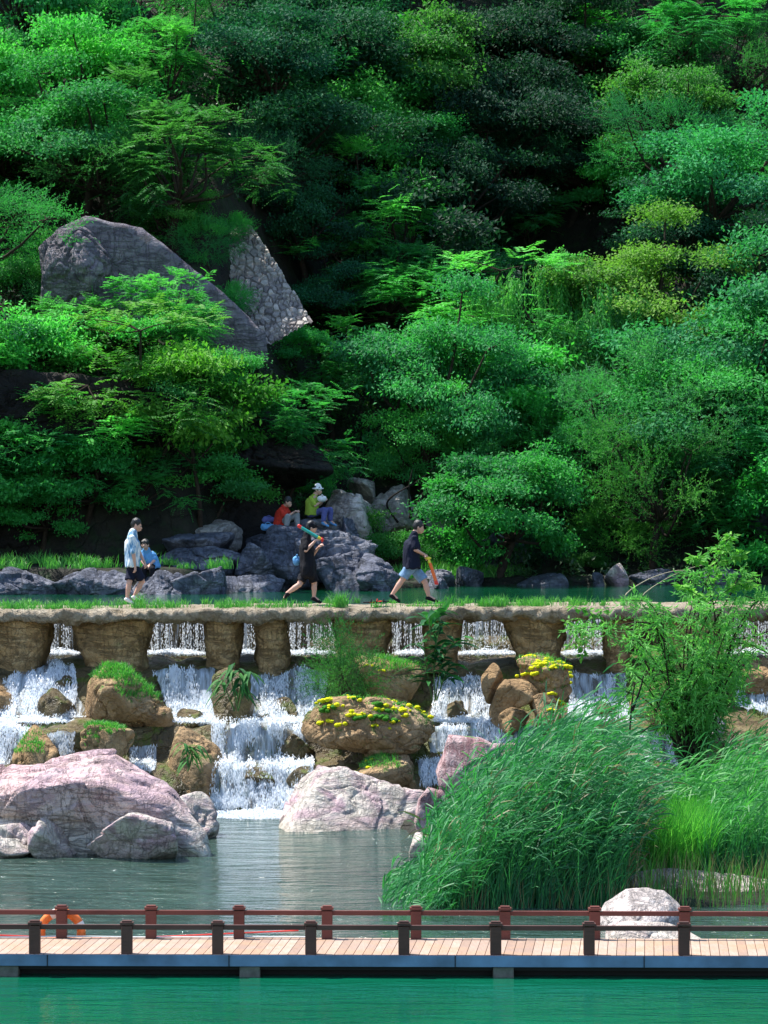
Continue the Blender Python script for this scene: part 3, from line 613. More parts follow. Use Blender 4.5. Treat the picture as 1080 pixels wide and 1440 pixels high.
def pier(pts, label, seed, depth=1.5, Y=70.15, n=5):
    """pts = [(row, left px, right px)] top to bottom"""
    g = np.random.default_rng(seed); nz, nc = 44, 72; zs = np.array([Zp(p[0], Y) for p in pts]); zl = np.linspace(zs[0]+.10, zs[-1]-.35, nz); th = np.linspace(0, 2*np.pi, nc, endpoint=False)
    l = np.interp(-zl, -zs, [X(p[1], Y) for p in pts]); r_ = np.interp(-zl, -zs, [X(p[2], Y) for p in pts]); cx = (l+r_)/2; hw = (r_-l)/2
    c, s = np.cos(th), np.sin(th); ex = .55; cxs = np.sign(c)*np.abs(c)**ex; cys = np.sign(s)*np.abs(s)**ex
    mid = cx.mean(); V = np.stack([(cx[:, None]-mid+hw[:, None]*cxs[None]), np.broadcast_to(cys*depth/2, (nz, nc)), np.broadcast_to((zl-zs[-1])[:, None], (nz, nc))], -1).reshape(-1, 3)
    off = seed*5.1; d = unit(V*np.array([1, 1, 0])+1e-6); V = V+d*(fbm(V*1.5+off, 4, seed)*.13+fbm(V*5+off, 4, seed)*.07)[:, None]; V[:, 1] += .05
    V, Q = V, np.stack([(np.arange(nz-1)[:, None]*nc+np.arange(nc)[None]), (np.arange(nz-1)[:, None]*nc+(np.arange(nc)[None]+1) % nc), ((np.arange(nz-1)[:, None]+1)*nc+(np.arange(nc)[None]+1) % nc), ((np.arange(nz-1)[:, None]+1)*nc+np.arange(nc)[None])], -1).reshape(-1, 4)
    o = link('stone_pier', nmesh('stone_pier', V, Q, M['pier'], True)); o.location = (mid, Y+depth/2, zs[-1]); tag(o, label, 'pier', 'brown stone piers under the walkway'); return o
pier([(872, -30, 68), (900, -25, 66), (935, -10, 56)], 'dark brown pier at the left edge of the photo', 1)
pier([(872, 97, 214), (890, 99, 211), (915, 104, 205), (948, 118, 204)], 'widest brown pier, narrowing downward, below the boy in patterned shirt', 2)
pier([(872, 283, 338), (900, 286, 335), (930, 290, 334)], 'short squat pier between the wide and very narrow water curtains', 3)
pier([(872, 355, 404), (905, 358, 405), (925, 356, 406), (952, 362, 402)], 'tall ochre pier with a dark pock, below the walker in cap', 4)
pier([(868, 467, 552), (895, 474, 549), (922, 488, 540)], 'rounded ochre pier behind the feathery bush', 5)
pier([(868, 592, 652), (900, 594, 650), (922, 598, 646)], 'pier hidden behind the large dark leaf plant', 6)
pier([(866, 706, 797), (895, 716, 793), (925, 730, 790)], 'wide pier with a dark hollow, above the yellow moss rocks', 7)
pier([(866, 850, 892), (895, 850, 890), (922, 854, 888)], 'slim pier at the left side of the willow bush', 8)
pier([(866, 925, 1020), (900, 930, 1014), (930, 940, 1006)], 'pier mostly hidden behind the willow bush', 9)
pier([(866, 1110, 1180), (930, 1120, 1170)], 'pier beyond the right edge', 10); pier([(872, -170, -60), (935, -160, -70)], 'pier beyond the left edge', 11)

# ---------------------------------------------------------------- rocks
G1 = 'boulders standing in the cascade'
big = rock('boulder', -200, 309, 1063, 1203, 60.2, 5.0, M['pink'], 8, 'huge pink and purple boulder with white foot, left in the pool', 'boulder', n=7, planes=11, p=34, amp=.04, crease=.05, freq=.8, strata=.04, ledge=(.05, 1.7), blocks=(.5, .12), sink=.5,
           prof=[(-1, .5), (-.6, .85), (-.21, .92), (0, .93), (.3, 1.), (.4, 1.), (.5, .90), (.73, .78), (.86, .60), (.95, .48), (1, .3)])
rock('boulder', 383, 628, 1083, 1170, 63.3, 2.6, M['cream'], 14, 'long cream boulder with a pink blotch on its top left, in the pool', 'boulder', n=7, planes=12, p=22, amp=.04, crease=.04, freq=.9, ledge=(.03, 1.6), blocks=(.6, .035), sink=.6,
     prof=[(-1, .3), (-.92, .52), (-.75, .78), (-.5, 1), (-.15, 1), (.2, .88), (.7, .78), (1, .68)])
rock('boulder', 120, 252, 1140, 1194, 58.2, 1.6, M['cream'], 74, 'broad pale facetted block under the right half of the huge pink boulder', 'boulder', n=7, planes=10, p=24, amp=.04, crease=.03, blocks=(.9, .04), sink=.3)
rock('boulder', 40, 118, 1150, 1203, 58.6, 1.3, M['cream'], 71, 'pale cracked block at the foot of the huge pink boulder, under its dark notch', 'boulder', n=6, planes=9, amp=.05, crease=.08, sink=.3)
rock('boulder', -30, 60, 1158, 1202, 58.5, 1.0, M['cream'], 72, 'white low block at the left photo edge, foot of the pink boulder', 'boulder', n=6, planes=9, amp=.05, crease=.08, sink=.3)
rock('boulder', 232, 306, 1118, 1178, 61.2, 2.0, M['cream'], 73, 'rounded grey white knob at the right end of the pink boulder', 'boulder', n=6, planes=11, amp=.05, crease=.06, sink=.3)
mossy = rock('boulder', 423, 612, 978, 1068, 67.2, 1.9, M['tan'], 15, 'large tan boulder topped with yellow and green moss cushions, centre of the cascade', 'boulder', G1, n=7, planes=26, p=9, amp=.06, crease=.05, blocks=(.9, .05), sink=0)
rock('boulder', 440, 600, 1058, 1092, 68.3, 1.2, M['tan_bare'], 31, 'dark brown rock base under the mossy centre boulder', 'boulder', G1)
rock('boulder', 498, 602, 922, 985, 69.2, 1.4, M['tan'], 19, 'tan rock behind the mossy centre boulder with a grassy cap', 'boulder', G1, crease=.06)
rock('boulder', 475, 588, 1062, 1108, 66.5, 1.2, M['tan'], 20, 'small tan rock with dark grass tuft just above the cream boulder', 'boulder', G1)
grb = rock('boulder', 118, 246, 936, 1022, 68.6, 1.7, M['tan'], 22, 'rugged tan boulder with two bright green tufts below the widest pier', 'boulder', G1, n=7, crease=.07, amp=.10, prof=[(-1, .75), (-.55, 1), (-.1, .97), (.3, .75), (.7, .55), (1, .4)])
rock('boulder', 112, 190, 1018, 1072, 67.0, 1.0, M['tan'], 23, 'small tan rock with green moss right behind the pink boulder crest', 'boulder', G1, crease=.06)
rock('boulder', 14, 84, 1022, 1086, 66.9, 1.2, M['tan_bare'], 24, 'small brown pocked rock at left, behind the pink boulder', 'boulder', G1, crease=.06)
rock('boulder', 222, 314, 1024, 1110, 66.9, 1.3, M['tan'], 25, 'brown rounded rock carrying a hanging leafy tuft, right of the pink boulder crest', 'boulder', G1, n=7, crease=.05)
rock('boulder', 296, 358, 940, 1022, 68.7, 1.0, M['bed'], 26, 'dark wet rock under the hanging long leaf plant', 'boulder', G1)
rock('boulder', -30, 36, 948, 1010, 69.4, 1.2, M['tan_bare'], 27, 'brown rock at the left edge below the dark pier', 'boulder', G1)
rock('boulder', 52, 104, 968, 1022, 68.9, .9, M['bed'], 29, 'dark wet rock inside the far left fall', 'boulder', G1)
rock('boulder', 676, 712, 932, 975, 68.6, .8, M['tan_bare'], 61, 'pale brown rock, topmost of the yellow moss group on its left', 'boulder', G1)
rk_y = rock('boulder', 726, 806, 922, 985, 68.5, 1.1, M['tan'], 62, 'rough brown rock with bright yellow moss, largest of its group', 'boulder', G1, crease=.07, amp=.1)
rock('boulder', 688, 760, 955, 1000, 68.2, .9, M['tan_bare'], 63, 'smooth golden tan rock left of the yellow moss rock', 'boulder', G1)
rk_y2 = rock('boulder', 748, 792, 974, 1012, 67.9, .7, M['tan'], 64, 'lowest knob with a yellow moss cap beside the reed tops', 'boulder', G1)
rock('boulder', 690, 745, 994, 1014, 67.9, .7, M['tan_bare'], 65, 'flat tan rock at the foot of the yellow moss group', 'boulder', G1)
rock('boulder', 884, 985, 955, 1012, 67.5, 1.4, M['tan_bare'], 66, 'tan rock behind the lower leaves of the willow bush', 'boulder', G1)
rock('boulder', 985, 1024, 998, 1032, 65., .8, M['cream'], 67, 'small pale pink rock above the right reeds', 'boulder')
rock('boulder', 1040, 1120, 925, 960, 69.9, 1.0, M['tan_bare'], 68, 'ochre wet ledge rock at the right photo edge', 'boulder', G1)
for i, (a, b, c_, d_, Y) in enumerate([(340, 402, 1012, 1048, 68.0), (392, 442, 1026, 1064, 67.6), (248, 288, 992, 1020, 68.6), (628, 658, 980, 1012, 68.7), (838, 868, 982, 1010, 68.7), (345, 388, 1074, 1102, 66.8), (402, 446, 1072, 1098, 66.6), (618, 652, 1018, 1044, 67.9), (70, 118, 944, 972, 69.6), (372, 420, 975, 1000, 69.2), (8, 44, 1000, 1024, 68.5)]):
    rock('ledge_stone', a, b, c_+5, d_+2, Y+.22, .6, M['bed'], 200+i, 'small olive wet stone under the thin water of the cascade', 'rock', 'wet stones in the cascade', sink=.15, n=5, planes=9, crease=.05)
# tilted red slabs
def slab_rock(pts, Y, th, mat, seed, label, lean=.35):
    """thick plate from an outline in photo pixels"""
    P2 = np.array([[X(a, Y), Zp(b, Y)] for a, b in pts]); c = P2.mean(0); n = 40
    per = curve_pts([(a, b, 0) for a, b in np.vstack([P2, P2[:1]])], 64)[:-1, :2] if 0 else np.concatenate([P2[i]+(P2[(i+1) % len(P2)]-P2[i])*np.linspace(0, 1, 10, endpoint=False)[:, None] for i in range(len(P2))])
    rings = []; m = len(per)
    for k, (f, y) in enumerate([(0.02, 0), (.35, 0), (.7, 0), (.93, .0), (1., .06), (1., th*.5), (.98, th), (.6, th), (.02, th)]):
        q = c+(per-c)*f; rings.append(np.stack([q[:, 0]-c[0], np.full(m, y)+(q[:, 1]-c[1])*lean, q[:, 1]-c[1]], 1))
    V = np.concatenate(rings); k = len(rings); i = np.arange(k-1)[:, None]*m+np.arange(m)[None]; j = np.arange(k-1)[:, None]*m+(np.arange(m)[None]+1) % m
    Q = np.stack([i, j, j+m, i+m], -1).reshape(-1, 4)
    V = V+np.stack([fbm(V*2+seed, 3, seed)*.06, fbm(V*1.3+seed, 4, seed+1)*.14+fbm(V*6, 3, seed+2)*.03, fbm(V*2+seed, 3, seed+3)*.06], 1)
    o = link('rock_slab', nmesh('rock_slab', V, Q, mat, True)); o.location = (c[0], Y, c[1]); tag(o, label, 'rock'); return o
slab_rock([(618, 1118), (613, 1090), (632, 1036), (676, 1040), (700, 1052), (680, 1080), (655, 1125)], 63.5, .8, M['redslab'], 4, 'tilted red striped slab rising from the reeds')
slab_rock([(582, 1160), (588, 1128), (600, 1112), (622, 1116), (640, 1140), (625, 1190), (600, 1200)], 61.5, .8, M['redslab'], 6, 'lower reddish slab wedged at the right end of the cream boulder')
slab_rock([(690, 1048), (725, 1046), (728, 1062), (700, 1070)], 64, .5, M['redslab'], 9, 'small pale red slab half hidden behind the reed tops')
for i, (a, b, c_, d_, Y, lb) in enumerate([(572, 640, 1172, 1222, 58.3, 'white rock below the red slabs, beside the left reeds'), (556, 622, 1212, 1262, 55.2, 'white rock at the water under the thin left reeds'), (590, 660, 1250, 1285, 52.6, 'small white rock between reed stems near the boardwalk')]):
    rock('boulder', a, b, c_, d_, Y, 1.2, M['cream'], 40+i, lb, 'boulder', sink=.3)
rock('boulder', 836, 972, 1252, 1306, 49.2, 2.1, M['path'], 51, 'smooth pale dome shaped boulder behind the boardwalk rail', 'boulder', n=7, planes=60, p=5, amp=.03, crease=.02, sink=.5, prof=[(-1, .5), (-.7, .80), (-.3, .98), (.1, 1), (.5, .95), (.8, .78), (1, .55)])
rock('boulder', 850, 1010, 1298, 1324, 47.8, 1.1, M['cream'], 52, 'flat pale stone at the waterline below the dome boulder', 'boulder', sink=.2)
rock('ledge', 868, 1120, 1224, 1240, 53.1, .8, M['cream'], 53, 'long low pale stone ledge running behind the dry reeds at right', 'stone ledge', sink=.25, planes=8)
rock('boulder', 640, 860, 1240, 1268, 53.0, 1.2, M['grey'], 54, 'dark low rock in the shade at the reed feet', 'boulder', sink=.3)
# left bank
G2 = 'dark rocks of the far bank'
for i, (a, b, c_, d_, Y, dp, mt, lb) in enumerate([
    (-40, 96, 797, 838, 84.0, 1.6, 'grey', 'long mossy bank stone at the left edge under the grass'), (70, 192, 798, 838, 84.0, 1.5, 'grey', 'bank stone left of the seated person in blue'),
    (180, 262, 801, 838, 84.0, 1.4, 'grey', 'bank stone right under the seated person in blue'), (225, 318, 796, 836, 84.3, 1.6, 'grey', 'flat bank stone right of the seated person in blue'),
    (222, 345, 768, 790, 87.2, 2., 'grey', 'lower stone step on the dim left bank'), (228, 330, 748, 772, 88.4, 2., 'grey', 'middle stone step on the dim left bank'), (226, 340, 730, 752, 89.6, 2., 'pale', 'top stone step covered with brown leaves'),
    (262, 400, 808, 832, 85.8, 1.6, 'grey', 'low bluish rock shelf at the pool edge'),
    (322, 392, 762, 815, 87.2, 1.8, 'grey', 'upright dark rock left of the walker in cap'), (355, 450, 738, 832, 87.8, 2.2, 'grey', 'large dark rock right behind the walker in cap'),
    (396, 532, 744, 806, 88.6, 2.4, 'grey', 'largest blue grey bank rock, seat of the two resting people'), (440, 520, 775, 832, 87.0, 1.6, 'grey', 'rounded dark rock right of the walker in cap'),
    (500, 562, 778, 832, 86.6, 1.5, 'grey', 'dark rock at the waterline behind the walker in denim shorts'), (330, 480, 728, 748, 90.2, 2.4, 'grey', 'flat dark rock top where the bags lie'),
    (470, 506, 726, 750, 90.0, 1.2, 'grey', 'small dark rock beside the green shirt person')]):
    rock('rock', a, b, c_, d_, Y, dp, M[mt], 100+i, lb, 'rock', G2, sink=.5, crease=.04, planes=12, p=20, n=6, blocks=(1.1, .07))
for i, (a, b, c_, d_, Y, mt, lb) in enumerate([(602, 636, 812, 828, 88.5, 'grey', 'small pale rock in the pool by the walker in denim shorts'), (640, 682, 796, 822, 91, 'grey', 'bluish rock at the far pool edge right of the small pale rock'),
    (850, 884, 792, 818, 91.5, 'cream', 'pale pointed rock on the far right bank'), (832, 852, 804, 818, 91.3, 'grey', 'small grey rock left of the pale pointed rock'), (884, 960, 800, 818, 92, 'grey', 'grey rocks right of the pale pointed rock'),
    (720, 800, 806, 820, 91.6, 'grey', 'flat wet rock on the far bank between bushes'), (1046, 1140, 640, 812, 95.5, 'grey', 'tall dark rock face at the right edge above the pool'), (560, 640, 800, 822, 90.5, 'grey', 'dark rock under the far bank bushes'),
    (960, 1050, 798, 818, 92, 'grey', 'low dark rock near the right rock face')]):
    rock('rock', a, b, c_, d_, Y, 1.6 if Y < 95 else 3, M[mt], 140+i, lb, 'rock', sink=.4, crease=.06)
for i, (a, b, c_, d_, Y, lb) in enumerate([(455, 532, 690, 746, 92.0, 'pale sunlit path rock between the resting people and small tree'), (485, 530, 672, 700, 95, 'pale path rock higher up, farther left'), (515, 592, 680, 730, 94.3, 'pale rock behind the small dark trunks'),
        (588, 650, 684, 724, 94.8, 'pale rock slab right of the small dark trunks'), (640, 700, 700, 730, 96, 'grey rock on the slope right of the pale slab'), (655, 740, 742, 790, 94, 'dark rock pile under the big round bush'), (770, 905, 570, 640, 101, 'grey lilac rock showing between shrubs of the middle slope'), (880, 900, 570, 600, 100, 'small rock chip amid middle slope shrubs')][:7]):
    rock('rock', a, b, c_, d_, Y, 2.4, M['path' if i not in (4, 5) else 'grey'], 160+i, lb, 'rock', sink=.7, crease=.03, tilt=.1, planes=9, p=22, blocks=(.9, .10), amp=.08)
# dark recess cliff on the left with an overhanging brow
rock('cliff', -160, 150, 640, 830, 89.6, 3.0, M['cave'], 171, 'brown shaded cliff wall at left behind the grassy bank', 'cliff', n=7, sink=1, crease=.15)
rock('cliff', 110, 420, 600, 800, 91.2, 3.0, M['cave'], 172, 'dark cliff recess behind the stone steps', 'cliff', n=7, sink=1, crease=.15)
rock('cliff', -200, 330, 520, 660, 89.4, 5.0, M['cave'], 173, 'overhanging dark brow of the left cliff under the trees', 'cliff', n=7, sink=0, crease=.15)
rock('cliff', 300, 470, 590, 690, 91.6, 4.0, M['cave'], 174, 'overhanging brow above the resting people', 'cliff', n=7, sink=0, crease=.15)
# upper outcrop and cobble revetment
slab_out = slab_rock([(52, 350), (78, 322), (120, 303), (160, 312), (200, 320), (232, 345), (300, 400), (372, 468), (376, 510), (330, 512), (250, 500), (150, 490), (70, 440)], 93.2, 2.2, M['purple'], 12, 'big purple grey rock outcrop high on the left slope', .06)
rock('outcrop', 52, 165, 303, 420, 92.9, 2.6, M['purple'], 181, 'rounded lilac knob at the left end of the big outcrop', 'rock', n=7, crease=.1, sink=1)
def revet():
    nu, nv = 150, 170; U, Vv = np.meshgrid(np.linspace(0, 1, nu), np.linspace(0, 1, nv), indexing='ij'); U, Vv = U.ravel(), Vv.ravel()
    tl, tr, bl, br = P(296, 335, 99.6), P(352, 318, 99.6), P(365, 490, 94.6), P(440, 456, 94.6)
    a = np.array(tl)*(1-U)[:, None]+np.array(tr)*U[:, None]; b = np.array(bl)*(1-U)[:, None]+np.array(br)*U[:, None]; V = a*(1-Vv)[:, None]+b*Vv[:, None]
    g = np.random.default_rng(4); q = np.stack([V[:, 0], V[:, 2]*.9], 1); x0, x1, y0, y1 = q[:, 0].min(), q[:, 0].max(), q[:, 1].min(), q[:, 1].max()
    n = 560; s = np.stack([g.uniform(x0, x1, n), g.uniform(y0, y1, n)], 1); hs = g.uniform(0, 1, n)
    D = np.sqrt(((q[:, None]*np.array([1, 1.3])-s[None]*np.array([1, 1.3]))**2).sum(-1)); ix = np.argsort(D, 1)[:, :2]; d1 = np.take_along_axis(D, ix, 1); e = d1[:, 1]-d1[:, 0]
    V[:, 2] += np.minimum(e*1.6, .06)+hs[ix[:, 0]]*.03+fbm(V*1., 3, 8)*.12; V[:, 1] -= np.minimum(e*1.6, .07)
    t = NT('cobble_revetment'); at = t.n('ShaderNodeAttribute', attribute_name='tint'); c = t.ramp(at.outputs['Fac'], [(0, (.20, .18, .18)), (.5, (.36, .33, .31)), (1, (.55, .50, .45))]); nn = t.noise(t.coord(), 9, 5)
    m = t.done(t.princ(t.mix(t.ramp(nn, [(.4, (0, 0, 0)), (.8, (.6,)*3)]), c, (.06, .05, .05)), .85, .2, t.bump(nn, .5, .05)))
    o = link('stone_revetment', nmesh('stone_revetment', V, grid_quads(nu, nv), m, False, tint=hs[ix[:, 0]])); tag(o, 'sloping wall of rough fitted cobbles beside the purple outcrop', 'stone wall')
revet()

# ---------------------------------------------------------------- boardwalk
DY, DZ, DW = 44.2, .28, 1.66; sk = -.020   # front edge distance, deck height, width, slight turn
def deckpt(x, dy=0.): return (x, DY+dy+sk*x)
root = empty('boardwalk', (0, DY+.8, 0), 'long pinkish plank boardwalk with low brown rails across the pool', 'boardwalk')
V, Q, Tn = [], [], []; x = -9.; k = 0; g = np.random.default_rng(3)
while x < 9:
    w = .118; x0, x1 = x, x+w-.008; sh = .075*DW; y0, y1 = .0, DW; c = []
    for (xx, dy, zz) in ((x0, 0, 0), (x1, 0, 0), (x1+sh, DW, 0), (x0+sh, DW, 0)):
        c.append((xx, *[DY+dy+sk*xx], DZ+g.uniform(-.0015, .0015)))
    bt = [(a, b, DZ-.035) for a, b, _ in c]; o_ = len(V); V += c+bt
    Q += [[o_, o_+1, o_+2, o_+3], [o_+4, o_+7, o_+6, o_+5], [o_, o_+4, o_+5, o_+1], [o_+1, o_+5, o_+6, o_+2], [o_+2, o_+6, o_+7, o_+3], [o_+3, o_+7, o_+4, o_]]; Tn += [g.uniform()]*8; x += w
link('deck_boards', nmesh('deck_boards', V, Q, M['deck'], False, tint=Tn), root)
def longbox(name, dy0, dy1, z0, z1, mat, x0=-9, x1=9):
    bm = bmesh.new(); v = [bm.verts.new((a, DY+dy+sk*a, z)) for z in (z0, z1) for a, dy in ((x0, dy0), (x1, dy0), (x1, dy1), (x0, dy1))]
    for f in ((3, 2, 1, 0), (4, 5, 6, 7), (0, 1, 5, 4), (1, 2, 6, 5), (2, 3, 7, 6), (3, 0, 4, 7)): bm.faces.new([v[i] for i in f])
    return bmesh_obj(name, bm, mat, root, bevel=.004)
longbox('fascia', -.03, -.002, .135, .275, M['fascia']); longbox('fascia', DW+.002, DW+.03, .135, .275, M['fascia'])
longbox('underframe', .06, DW-.06, .08, .24, M['black']); longbox('float', .25, DW-.25, -.25, .075, M['black'])
for px in (10, 351, 708):
    bm = bmesh.new(); x = X(px, DY); box(bm, (x, DY+.02+sk*x+.1, .03), (.26, .24, .2)); bmesh_obj('support_block', bm, M['concrete'], root, bevel=.02)
def post(px, dy, h, mat, k):
    Y = DY+dy; x = X(px, Y); bm = bmesh.new(); y = Y+sk*x
    box(bm, (x, y, DZ+h/2-.01), (.14, .12, h-.02)); bmesh.ops.bevel(bm, geom=bm.edges[:], offset=.006, segments=1, affect='EDGES')
    box(bm, (x, y, DZ+h+.008), (.165, .145, .03)); box(bm, (x, y, DZ+h+.034), (.12, .10, .02))
    q = bmesh_obj('post', bm, mat, root); bb = bmesh.new()
    for zz in (.62, .86):
        for s_ in (-1, 1): bmesh.ops.create_cone(bb, cap_ends=True, segments=8, radius1=.009, radius2=.007, depth=.012, matrix=Matrix.Translation((x+s_*.035, y-.065, DZ+h*zz)) @ Matrix.Rotation(R(90), 4, 'X'))
    b_ = bmesh_obj('bolts', bb, M['black'], q); b_.matrix_parent_inverse = Matrix.Translation(-root.location); return q
fx = [48, 178, 306, 437, 568, 697, 828, 961]; bx_ = [86, 212, 336, 460, 585, 710, 836, 962]
fx = [48-130*2, 48-130]+fx+[1093, 1225]; bx_ = [-164, -39]+bx_+[1088, 1214]
for px in fx: post(px, .075, .375, M['railf'], 0)
for px in bx_: post(px, DW-.075, .385, M['rail'], 1)
def rails(pxs, dy, z, hh, mat):
    for a, b in zip(pxs[:-1], pxs[1:]):
        Y = DY+dy; xa, xb = X(a, Y)+.07, X(b, Y)-.07; bm = bmesh.new(); v = []
        for zz in (z-hh/2, z+hh/2):
            for xx, d in ((xa, -.03), (xb, -.03), (xb, .03), (xa, .03)): v.append(bm.verts.new((xx, Y+d+sk*xx, zz)))
        for f in ((3, 2, 1, 0), (4, 5, 6, 7), (0, 1, 5, 4), (1, 2, 6, 5), (2, 3, 7, 6), (3, 0, 4, 7)): bm.faces.new([v[i] for i in f])
        bmesh_obj('rail', bm, mat, root, bevel=.006)
rails(fx, .075, .615, .062, M['railf']); rails(bx_, DW-.075, .615, .06, M['rail'])
for k, px in enumerate((-90, 66, 322, 640, 905, 1150)):
    bm = bmesh.new(); x_ = X(px, DY); box(bm, (x_, DY-.034+sk*x_, .205), (.012, .008, .142)); bmesh_obj('joint_strip', bm, M['black'], root)
# life ring hung outside the rear rail
Y = DY+DW+.22; rx = X(86, Y); lr = empty('life_ring', (rx, Y, .32), 'orange life ring with white bands hanging behind the left rear posts', 'life ring')
def torus_seg(a0, a1, R0, r0, n=24, m=12):
    pts = np.array([[R0*math.cos(a), 0, R0*math.sin(a)] for a in np.linspace(a0, a1, n)])+np.array([rx, Y, .32]); return (pts, r0, m)
tubes('ring_body', [torus_seg(0, 2*math.pi, .265, .058, 60, 14)], M['orange'], lr)
tubes('white_band', [torus_seg(q-.13, q+.13, .265, .062, 6, 14) for q in (.4, 1.97, 3.54, 5.11)], M['white'], lr)
# hoses along the rear edge
h = tubes('hose', [(curve_pts([(X(a, DY+DW+.1), DY+DW+.06, .30+z) for a, z in ((-60, .02), (20, .0), (60, -.02), (110, -.03), (200, -.02), (300, .02), (420, .07))], 40), .011, 6)], M['red']); tag(h, 'thin red hose lying along the rear deck edge at left', 'hose')
h = tubes('rope', [(curve_pts([(X(a, DY+DW), DY+DW-.03, .296+z) for a, z in ((-60, .0), (40, .0), (90, .01), (200, .0), (330, .004), (440, .0))], 40), .010, 6)], M['white']); tag(h, 'thin white rope beside the red hose on the boardwalk edge', 'rope')
# ---------------------------------------------------------------- vegetation
make_tree('pin1', 11, 5, 2.3, 'pinnate', lobes=11, tips=13); make_tree('pin2', 12, 4.5, 2.3, 'pinnate', lobes=13, tips=11, vs=.30)
make_tree('pin3', 13, 4.2, 2.1, 'pinnate', lobes=9, tips=13, stems=3, trunk=.3, leafL=.19, per=6)
make_tree('br1', 21, 5, 2.3, 'broad', lobes=12, tips=12); make_tree('br2', 22, 4.5, 2.2, 'broad', lobes=10, tips=13, stems=2, leafL=.17, per=95)
make_tree('br3', 23, 5, 2.3, 'broad', lobes=14, tips=10, leafL=.11, per=170)
make_tree('fine1', 31, 4, 2.1, 'fine', lobes=11, tips=12, stems=3, trunk=.25); make_tree('fine2', 32, 4.4, 2.2, 'fine', lobes=13, tips=11, per=11, leafL=.08)
make_tree('willow', 41, 5, 2.1, 'willow', lobes=11, tips=13)
make_tree('bush1', 51, 2.2, 1.5, 'broad', lobes=10, tips=9, stems=3, trunk=.2, cz=.5, vs=.45, leafL=.10, per=150); make_tree('bush2', 52, 2.2, 1.5, 'fine', lobes=10, tips=9, stems=3, trunk=.2, cz=.5, vs=.45)
make_tree('bush3', 53, 2.2, 1.5, 'pinnate', lobes=9, tips=9, stems=3, trunk=.2, cz=.5, vs=.42, leafL=.13)
make_tree('gl1', 61, 5, 2.3, 'broad', lobes=12, tips=12, leafL=.13, matl='leaf_gloss')
rt = random.Random(5)
def place_px(key, cx, cy, diam, color, label, cat='tree', group=None, ymin=74, zs=1., Yfix=None):
    t = TREES[key]
    for Y in (np.arange(ymin, 150, .3) if Yfix is None else [Yfix]):
        x = X(cx, Y); z = float(T(x, Y)); s = diam*Y/F/(2*t['R'])
        if Y > 73 and z < 3.6: continue
        zc = z-.15+t['H']*(t['cz']+.08)*s*zs
        if HY-(zc-CZ)/Y*F <= cy: break
    z = min(z, Zp(cy, Y)-t['H']*(t['cz']+.08)*s*zs+.15)
    j = lambda: rt.uniform(.88, 1.12)
    return put_tree(key, (x, Y, z-.12), s, tuple(c*j() for c in color), label, cat, group, zs=zs)
BR = (.060, .43, .070); MD = (.036, .32, .070); DK = (.012, .10, .048); BL = (.032, .30, .100); YG = (.13, .27, .020); VD = (.009, .05, .03)  # DK and VD: leaf colours darkened to carry the shade of the ravine
GT = 'broad trees of the slope'
